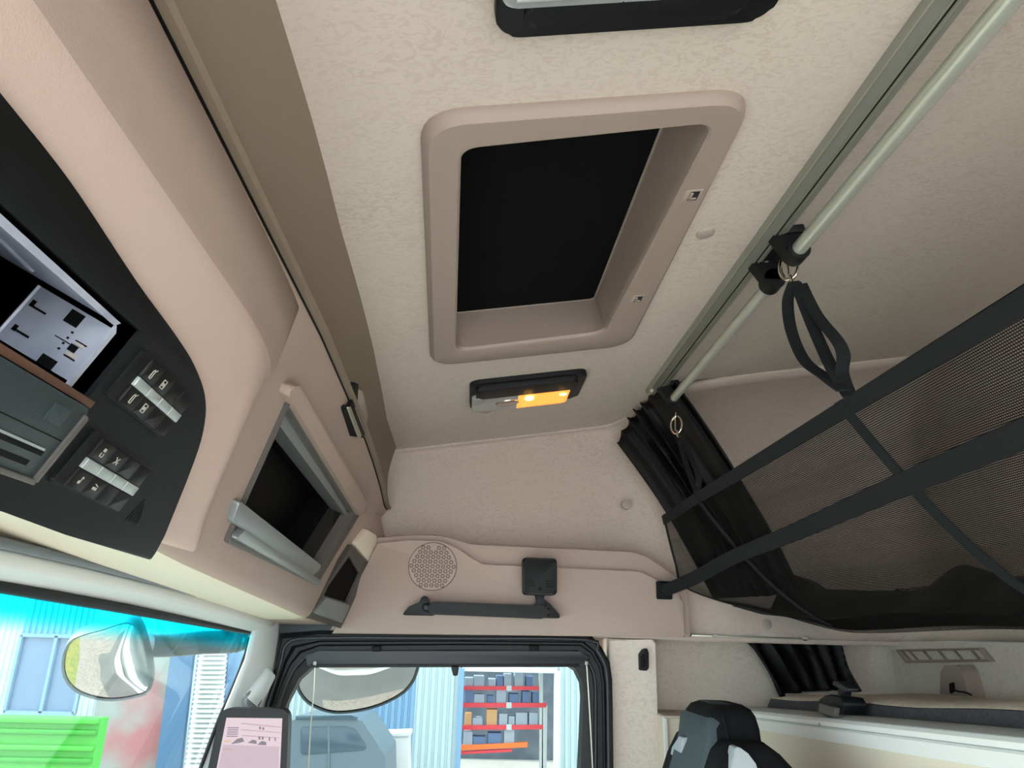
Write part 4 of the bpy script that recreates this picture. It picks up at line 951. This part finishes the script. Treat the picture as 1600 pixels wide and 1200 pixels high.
# ================================================================== CAMERA MONITOR ON THE PILLAR
mn = thing('camera_monitor', 'upright black camera monitor showing a pinkish car park on the windscreen pillar', 'monitor', (1.6000,0.4177,1.1433))
mo_ = [V(*p) for p in [(1.6000,0.4817,1.2546),(1.6000,0.3503,1.2562),(1.6000,0.3298,1.0124),(1.6000,0.5007,1.0102)]]
mu = (mo_[1]-mo_[0]); wdt = mu.length
FM = Frame(mo_[0], mu, (mo_[3]-mo_[0])*-1+mu*((mo_[3]-mo_[0]).dot(mu)/mu.length_squared))
mo2 = [((p-mo_[0]).dot(FM.u), (p-mo_[0]).dot(FM.v)) for p in mo_]
sgn = 1 if FM.n.x < 0 else -1
prism('case', FM, rnd([(mo2[0][0], mo2[0][1]), (mo2[1][0], mo2[1][1]), (mo2[2][0], mo2[2][1]), (mo2[3][0], mo2[3][1])], .022, 6), -.025*sgn, .004*sgn, 'black_plastic', mn, bev=.0)
def m3(px3): return [((V(*p)-mo_[0]).dot(FM.u), (V(*p)-mo_[0]).dot(FM.v)) for p in px3]
mat('screen_glow', '#000000', .3, emit=('#dcc3cc', .30))
mat('screen_road', '#000000', .3, emit=('#cdb3be', .27))
mat('screen_dark', '#000000', .3, emit=('#8d7f88', .2))
mat('screen_line', '#000000', .3, emit=('#c9a0a4', .26))
mat('screen_sand', '#000000', .3, emit=('#dcb58e', .3))
scr = prism('screen', FM, m3([(1.6000,0.4680,1.2377),(1.6000,0.3606,1.2387),(1.6000,0.3456,1.0435),(1.6000,0.4800,1.0416)]), .003*sgn, .0048*sgn, 'screen_glow', mn, smooth=0)
def pic(nm, px3, m): prism(nm, FM, m3(px3), .0045*sgn, .0053*sgn, m, scr, smooth=0)
pic('road_image', [(1.6000,0.4671,1.1901),(1.6000,0.3604,1.1888),(1.6000,0.3456,1.0435),(1.6000,0.4777,1.0417)], 'screen_road')
for q in ([(1.6000,0.4526,1.1915),(1.6000,0.4417,1.2007),(1.6000,0.4323,1.2032),(1.6000,0.4277,1.1965),(1.6000,0.4359,1.1941)], [(1.6000,0.4212,1.1944),(1.6000,0.4122,1.2002),(1.6000,0.4046,1.1981),(1.6000,0.4038,1.1924)], [(1.6000,0.4024,1.1913),(1.6000,0.3948,1.1982),(1.6000,0.3859,1.1962),(1.6000,0.3852,1.1905)]): pic('car_image', q, 'screen_dark')
for k in range(5):
    a = V(*(1.6000,0.4631,1.2207)); b = V(*(1.6000,0.4422,1.2211)); dn = (V(*(1.6000,0.4630,1.2037))-a)*(k/4.6); t_ = (V(*(1.6000,0.4627,1.2184))-a)*.75
    pic('window_row_image', [tuple(a+dn), tuple(b+dn), tuple(b+dn+t_), tuple(a+dn+t_)], 'screen_dark')
for q in ([(1.6000,0.4384,1.2291),(1.6000,0.3612,1.2238),(1.6000,0.3609,1.2221),(1.6000,0.4382,1.2274)], [(1.6000,0.4368,1.2178),(1.6000,0.3599,1.2136),(1.6000,0.3597,1.2125),(1.6000,0.4366,1.2161)], [(1.6000,0.4329,1.2077),(1.6000,0.3612,1.2045),(1.6000,0.3610,1.2034),(1.6000,0.4327,1.2060)]): pic('facade_line_image', q, 'screen_line')
for q in ([(1.6000,0.4020,1.2060),(1.6000,0.3983,1.2061),(1.6000,0.3975,1.2004),(1.6000,0.4012,1.2004)], [(1.6000,0.3958,1.2056),(1.6000,0.3920,1.2051),(1.6000,0.3914,1.2006),(1.6000,0.3951,1.2005)], [(1.6000,0.3822,1.2053),(1.6000,0.3798,1.2053),(1.6000,0.3789,1.1985),(1.6000,0.3813,1.1985)], [(1.6000,0.3710,1.2043),(1.6000,0.3686,1.2044),(1.6000,0.3678,1.1987),(1.6000,0.3703,1.1987)], [(1.6000,0.4031,1.2230),(1.6000,0.3994,1.2231),(1.6000,0.3988,1.2185),(1.6000,0.4024,1.2185)], [(1.6000,0.3967,1.2220),(1.6000,0.3931,1.2221),(1.6000,0.3925,1.2175),(1.6000,0.3961,1.2175)]): pic('window_image', q, 'screen_dark')
for q in ([(1.6000,0.4658,1.1980),(1.6000,0.4548,1.1982),(1.6000,0.4543,1.1949),(1.6000,0.4665,1.1946)], [(1.6000,0.4648,1.1835),(1.6000,0.4490,1.1838),(1.6000,0.4499,1.1815),(1.6000,0.4657,1.1812)]): pic('kerb_image', q, 'screen_sand')
tube('mount_arm', [(1.6300,0.4202,1.0573), (1.7200,0.4544,1.0269), (1.7800,0.4939,1.0135)], .02, 'black_plastic', mn, n=12)

# ================================================================== OUTSIDE
mat('facade_white', '#a9bcc0', .6, vary=(.6, '#9bb2ba', .5))
mat('facade_blue', '#6f95b4', .55)
mat('facade_dark_blue', '#4d6f93', .5)
mat('window_far', '#5f7d9b', .25)
mat('white_paint', '#bfc4c4', .5)
mat('container_green', '#38a832', .5)
mat('container_dark', '#249024', .5)
mat('grey_panel', '#8f9896', .6, vary=(1.4, '#a5565e', .8))
mat('rack_red', '#d83a44', .5); mat('rack_orange', '#f0742e', .5)
mat('warehouse_dark', '#6f7883', .8, vary=(2.5, '#98a0a8', .6))
mat('cardboard', '#c79a6c', .8); mat('bin_grey', '#9aa5b2', .7); mat('bin_blue', '#5c7396', .7)
mat('van_body', '#566772', .35); mat('van_glass', '#3c4f5d', .15)
mat('asphalt', '#63625f', .9, vary=(3, '#565552', .5))
mat('concrete', '#b9b6ae', .9, vary=(2, '#aaa79f', .5))
mat('gravel', '#8d8379', .95, bump=(40, 1.0), vary=(25, '#5f5951', .7))
mat('grass', '#5f6e2c', .95, vary=(8, '#8a7728', .8))
mat('mirror', '#e8ecec', .03, metal=1.0)
mat('mirror_case', '#66757b', .45)
FX = 16.0
fac = bpy.data.objects.new('wall_building', None); C.objects.link(fac); fac.location = (FX, 0, -1.3); struct(fac, 'pale corrugated hall across the yard', 'building')
def corr(name, y0, y1, z0, z1, m, pitch=.115, dep=.028, x=FX):
    pts = []; n = max(2, int(abs(y1-y0)/pitch)); st_ = (y1-y0)/n
    for k in range(n):
        b = y0+k*st_; pts += [(b, 0), (b+st_*.30, 0), (b+st_*.42, dep), (b+st_*.88, dep)]
    pts.append((y1, 0))
    return loft(name, [[(x-d, y, z) for y, d in pts] for z in (z0, z1)], m, fac, closed=False, smooth=0)
# Y limits of the pieces of the facade read off the two windows
yL = [(16.0000,17.2023,-0.2470)[1], (16.0000,8.9093,0.3902)[1], (16.0000,7.5927,0.4202)[1], (16.0000,3.2883,0.0482)[1], (16.0000,1.9343,0.0769)[1], (16.0000,1.0502,0.0957)[1], (16.0000,0.1423,-0.0023)[1], (16.0000,-1.7898,0.0379)[1], (16.0000,-5.4393,0.1139)[1]]
zw1, zw0 = (16.0000,8.4804,1.1958)[2], (16.0000,8.1612,-0.2147)[2]
corr('siding', yL[0], yL[1], -1.3, 9.0, 'facade_white'); corr('siding', yL[1], yL[2], zw1, 9.0, 'facade_blue'); corr('siding', yL[1], yL[2], -1.3, zw0, 'facade_white')
corr('siding', yL[2], yL[3], -1.3, 9.0, 'facade_white'); corr('siding', yL[3], yL[4], -1.3, 9.0, 'facade_white'); corr('siding', yL[4], yL[5], -1.3, 9.0, 'facade_blue')
corr('siding', yL[5], yL[6], -1.3, 9.0, 'facade_white'); zd = (16.0000,-0.8716,0.7825)[2]
corr('siding', yL[6], yL[7], zd, 9.0, 'facade_white'); corr('siding', yL[7], yL[8], -1.3, 9.0, 'facade_white')
hw = thing('hall_window', 'large bluish hall window across the yard seen through the windscreen', 'window', (FX, (yL[1]+yL[2])/2, zw0))
boxm('pane', (FX+.05, (yL[1]+yL[2])/2, (zw0+zw1)/2), (.04, yL[1]-yL[2], zw1-zw0), 'window_far', hw)
for y in (yL[1], lerp(yL[1], yL[2], .52), yL[2]): boxm('mullion', (FX-.02, y, (zw0+zw1)/2), (.08, .06, zw1-zw0), 'facade_blue', hw)
for z in (zw0, zw1): boxm('rail', (FX-.02, (yL[1]+yL[2])/2, z), (.08, yL[1]-yL[2], .07), 'facade_blue', hw)
# grey sliding panel, blue post, louvre, blue strip
def fpx(name, fr, pts, d, m, par): return prism(name, fr, pts, 0, d, m, par, smooth=0)
gp = fpx('sliding_panel', SX(12.0), [(-5.3929,0.4537),(-5.3051,0.9400),(-4.4563,1.0143),(-4.3760,-0.7419),(-5.3945,-0.7584)], .06, 'grey_panel', None); tag(gp, 'grey sliding panel with red patches beside the blue post', 'panel')
po = fpx('blue_post', SX(11.8), [(-4.3542,1.0745),(-4.0425,1.1000),(-3.9613,-0.7006),(-4.3031,-0.7062)], .10, 'facade_dark_blue', None); tag(po, 'blue steel post left of the white louvre', 'post')
lv = thing('white_louvre', 'tall white louvre panel outside the windscreen', 'louvre', (11.6, 4, -1.2))
l0_, l1_ = [V(*p) for p in [(11.6000,3.9088,1.0979),(11.6000,3.8534,-0.5464)]]; r0_, r1_ = [V(*p) for p in [(11.6000,3.5161,1.1076),(11.6000,3.3932,-0.5386)]]
NL = 26
for k in range(NL):
    t = k/NL; a, b = l0_.lerp(l1_, t), r0_.lerp(r1_, t); h = (l0_.z-l1_.z)/NL
    bm = bmesh.new(); vs = [bm.verts.new(q) for q in (a, b, b+V(-.06, 0, -h*.92), a+V(-.06, 0, -h*.92))]; bm.faces.new(vs)
    thick(fin('slat', bm, 'white_paint', lv, smooth=0), .012)
fpx('back_panel', SX(11.7), [(-3.9729,1.1122),(-3.5305,1.1231),(-3.4103,-0.6347),(-3.8995,-0.6428)], -.02, 'facade_dark_blue', lv)
bs_ = fpx('blue_strip', SX(12.2), [(-3.7048,1.1384),(-3.3187,1.1480),(-3.2759,-0.7585),(-3.6045,-0.7638)], .05, 'facade_blue', None); tag(bs_, 'light blue wall strip right of the white louvre', 'panel')
# green container
gcn = thing('green_container', 'bright green container with ribbed side at the lower left', 'container', (9, 4.5, -1.3))
cy0, cy1 = (9.0000,3.9875,0.2755)[1], (9.0000,7.7612,0.2028)[1]; cz = (9.0000,4.5131,0.4487)[2]
boxm('shell', (9.1, (cy0+cy1)/2, (cz-1.3)/2), (.2, cy1-cy0, cz+1.3), 'container_green', gcn)
for k, (f0, f1, m) in enumerate(((.0, .10, 'container_green'), (.20, .30, 'container_dark'), (.48, .58, 'container_green'), (.70, .80, 'container_dark'))):
    zz0, zz1 = lerp(cz, -.1, f0), lerp(cz, -.1, f1); boxm('rib', (8.97, (cy0+cy1)/2, (zz0+zz1)/2), (.08, cy1-cy0, abs(zz1-zz0)), m, gcn, bev=.02)
# warehouse door with racking
wd_ = thing('hall_doorway', 'open hall doorway with pale frame seen through the door window', 'doorway', (FX, (yL[6]+yL[7])/2, -1.3))
boxm('jamb', (FX-.03, yL[6], (zd-1.3)/2), (.14, .10, zd+1.3), 'facade_blue', wd_); boxm('jamb', (FX-.03, yL[7], (zd-1.3)/2), (.14, .12, zd+1.3), 'white_paint', wd_)
boxm('lintel', (FX-.03, (yL[6]+yL[7])/2, zd), (.12, yL[6]-yL[7], .10), 'white_paint', wd_)
boxm('backdrop', (FX+3.2, (yL[6]+yL[7])/2, .6), (.05, 5.0, 4.2), 'warehouse_dark', wd_)
rk = thing('storage_rack', 'storage rack with red shelf beams inside the hall', 'rack', (FX+1.0, (yL[6]+yL[7])/2, -1.3))
RX = FX+.9; FR_ = SX(RX)
shelves = []
for px, m in (([(-0.1325,0.3933),(1.5036,0.4298),(1.5046,0.3540),(-0.1289,0.3179)], 'rack_red'), ([(-0.1171,0.0682),(1.6578,0.1060),(1.6587,0.0187),(-0.1129,-0.0185)], 'rack_red'), ([(-0.0966,-0.3625),(1.5947,-0.3165),(1.5957,-0.4023),(-0.0926,-0.4477)], 'rack_red'), ([(-0.1053,-0.7381),(1.2772,-0.6518),(1.2790,-0.7484),(-0.1007,-0.8340)], 'rack_orange'), ([(-0.0996,-0.8579),(0.9598,-0.7904),(0.9610,-0.8384),(-0.0973,-0.9056)], 'rack_red')):
    prism('beam', FR_, px, -.05, .06, m, rk, smooth=0); shelves.append(px)
for px in ([(1.5768,0.0419),(1.6857,0.0442),(1.6746,-1.4890),(1.5824,-1.4905)], [(1.4997,0.7100),(1.5825,0.7119),(1.6087,-1.4900),(1.5429,-1.4911)]): prism('upright', FR_, px, -.05, .05, 'white_paint', rk, smooth=0)
prism('join_plate', FR_, [(0.8058,0.4269),(0.9150,0.4293),(0.9176,0.3284),(0.8086,0.3260)], .06, .08, 'white_paint', rk); prism('join_plate', FR_, [(0.8150,0.1005),(0.9235,0.1029),(0.9263,-0.0091),(0.8181,-0.0114)], .06, .08, 'white_paint', rk); prism('join_plate', FR_, [(0.8267,-0.3196),(0.9343,-0.3175),(0.9371,-0.4275),(0.8298,-0.4296)], .06, .08, 'white_paint', rk)
ORD = ['', 'first', 'second', 'third', 'fourth', 'fifth', 'sixth', 'seventh', 'eighth', 'ninth', 'tenth', 'eleventh', 'twelfth']
for r, sh_ in enumerate(shelves[:4]):
    u0_, u1_ = sh_[0][0], sh_[1][0]; zt2 = sh_[0][1]; u = u0_+.05; kb = 0
    while u < u1_-.2:
        w = random.uniform(.12, .30); h = random.uniform(.14, .34); 
        m = random.choice(['bin_grey', 'bin_blue', 'cardboard', 'bin_grey', 'bin_blue'])
        o = prism('storage_box', FR_, rect(u, zt2, min(u+w, u1_), zt2+h), -.35, .02, m, None, bev=.012, smooth=0)
        kb += 1; shade = {'bin_grey': 'grey', 'bin_blue': 'blue', 'cardboard': 'brown'}[m]
        tag(o, '%s box, %s from the left on the %s shelf of the rack' % (shade, ORD[kb], ('topmost red', 'second red', 'third red', 'orange')[r]), 'box', 'boxes on the rack shelves')
        u += w+random.uniform(.01, .10)
# parked dark car below the door window
cv = thing('parked_car', 'blue-grey parked car seen low through the door window', 'car', (11.0000,1.6505,-0.4497))
CXF = 11.0; FC = SX(CXF)
body_px = [(-2.7639,-0.5431),(-2.7731,-0.0501),(-2.5678,0.1872),(-2.2411,0.3040),(-1.5990,0.3171),(-1.4141,0.2733),(-1.2030,0.0182),(-1.0696,-0.1499),(-0.9875,-0.9592),(-2.7030,-0.9834)]
prism('body', FC, rnd(body_px, .08, 4), -1.5, 0, 'van_body', cv, bev=.06, seg=3)
prism('side_glass', FC, rnd([(-2.2272,0.1861),(-1.6311,0.2058),(-1.4904,0.1692),(-1.2887,-0.0766),(-2.1872,-0.1547)], .06, 3), -.02, .012, 'van_glass', cv, bev=.01)
prism('door_line', FC, [(-1.8712,0.2089),(-1.8455,0.2094),(-1.7598,-0.5267),(-1.7848,-0.5272)], .0, .016, 'van_body', cv)
prism('roof_bar', FC, rnd([(-2.3122,0.3263),(-1.5763,0.3494),(-1.4701,0.3198),(-1.4851,0.2956),(-2.3065,0.2790)], .02, 3), -.02, .03, 'van_glass', cv, bev=.01)
# white cabinet with slit
wc = thing('white_cabinet', 'white outdoor cabinet with dark slot beside the parked car', 'cabinet', (13.0000,1.1298,-0.8616))
prism('box', SX(13.0), [(-1.4303,-0.1316),(-0.9248,-0.1033),(-0.8143,-1.3831),(-1.3039,-1.3900)], -.5, 0, 'white_paint', wc, bev=.02)
prism('slot', SX(13.0), [(-1.1570,-0.2557),(-1.1065,-0.2547),(-1.0908,-0.5919),(-1.1408,-0.5928)], 0, .012, 'facade_dark_blue', wc)
prism('lid', SX(13.0), [(-1.4630,-0.1044),(-0.8963,-0.0748),(-0.8924,-0.1305),(-1.4583,-0.1599)], -.5, .03, 'white_paint', wc, bev=.01)
# ground
struct(boxm('ground', (24, 8, -1.36), (72, 90, .1), 'concrete'), 'pale concrete yard added around the truck to bounce daylight', 'ground')  # unseen ground, made pale to throw light up into the cab
struct(boxm('ground', (2.2, .2, -1.306), (5.6, 8.4, .02), 'asphalt'), 'dark asphalt strip under the truck', 'ground')
struct(boxm('ground', (3.0, 2.0, -1.305), (8.0, .8, .02), 'gravel'), 'gravel strip in front of the truck', 'ground')
struct(boxm('ground', (3.0, 3.4, -1.303), (8.0, 2.0, .02), 'grass'), 'strip of dry grass in front of the truck', 'ground')
struct(boxm('ground', (3.4, -2.0, -1.304), (.8, 6.0, .02), 'gravel'), 'gravel strip beside the truck', 'ground')
struct(boxm('ground', (4.3, -2.0, -1.302), (1.0, 6.0, .02), 'grass'), 'strip of dry grass beside the truck', 'ground')

# ------------------------------------------------------------------ outside mirrors
def mirror(name, label, fr, pts, loc, rim, bulge, deep):
    t = thing(name, label, 'mirror', loc)
    c = Vector((sum(p[0] for p in pts)/len(pts), sum(p[1] for p in pts)/len(pts)))
    n = len(pts); ring = []
    for i in range(n):                       # closed smooth outline
        p0, p1, p2, p3 = [Vector(pts[(i+k) % n]) for k in (-1, 0, 1, 2)]
        for k in range(6):
            t_ = k/6; ring.append(tuple(.5*((2*p1)+(p2-p0)*t_+(2*p0-5*p1+4*p2-p3)*t_*t_+(3*p1-p0-3*p2+p3)*t_**3)))
    loops = []
    for s, dd in [(1-.98*k/11, bulge*(1-(1-.98*k/11)**2)) for k in range(12)]:
        loops.append([fr.at((c.x+(p[0]-c.x)*s, c.y+(p[1]-c.y)*s), dd) for p in ring])
    loft('mirror_glass', loops, 'mirror', t, True, False, True, smooth=80)
    loops = [[fr.at((c.x+(p[0]-c.x)*s, c.y+(p[1]-c.y)*s), dd) for p in ring] for s, dd in ((1.0, .002), (1.0+rim, .004), (1.0+rim*1.5, -.01), (1.0+rim, -deep*.6), (.7, -deep))]
    loft('housing', loops, 'mirror_case', t, True, False, True, smooth=60)
    return t
mp_ = [(-0.0729,0.0420),(-0.0121,0.0728),(0.0465,0.0893),(0.0724,0.0183),(0.0808,-0.0688),(0.0544,-0.0931),(-0.0073,-0.1025),(-0.0652,-0.0796),(-0.0883,-0.0284)]
fm = mirror('front_mirror', 'convex front mirror on an arm outside the windscreen', MIR1, mp_, MIR1.o+V(0, 0, -.1), .05, .012, .05)
tube('arm', smoothpath([(1.8000,0.7229,1.3625), (1.8300,0.6920,1.3629), (1.8600,0.6194,1.3700), (1.8700,0.5522,1.3745), (1.8800,0.5217,1.3925)], 4), lambda i: .026, 'mirror_case', fm, n=12)
kp = [(-0.1460,-0.0087),(-0.1402,0.0964),(0.0034,0.1323),(0.1443,0.1058),(0.1535,0.0325),(0.1254,-0.0396),(0.0515,-0.0973),(-0.0413,-0.1215),(-0.1053,-0.0983),(-0.1383,-0.0557)]
km = mirror('kerb_mirror', 'curved kerb mirror above the passenger door window', MIR2, kp, MIR2.o+V(0, 0, -.1), .04, .014, .05)
tube('arm', [MIR2.o+V(.06, 0, .05), MIR2.o+V(.0, .0, .20)], .02, 'mirror_case', km, n=12)
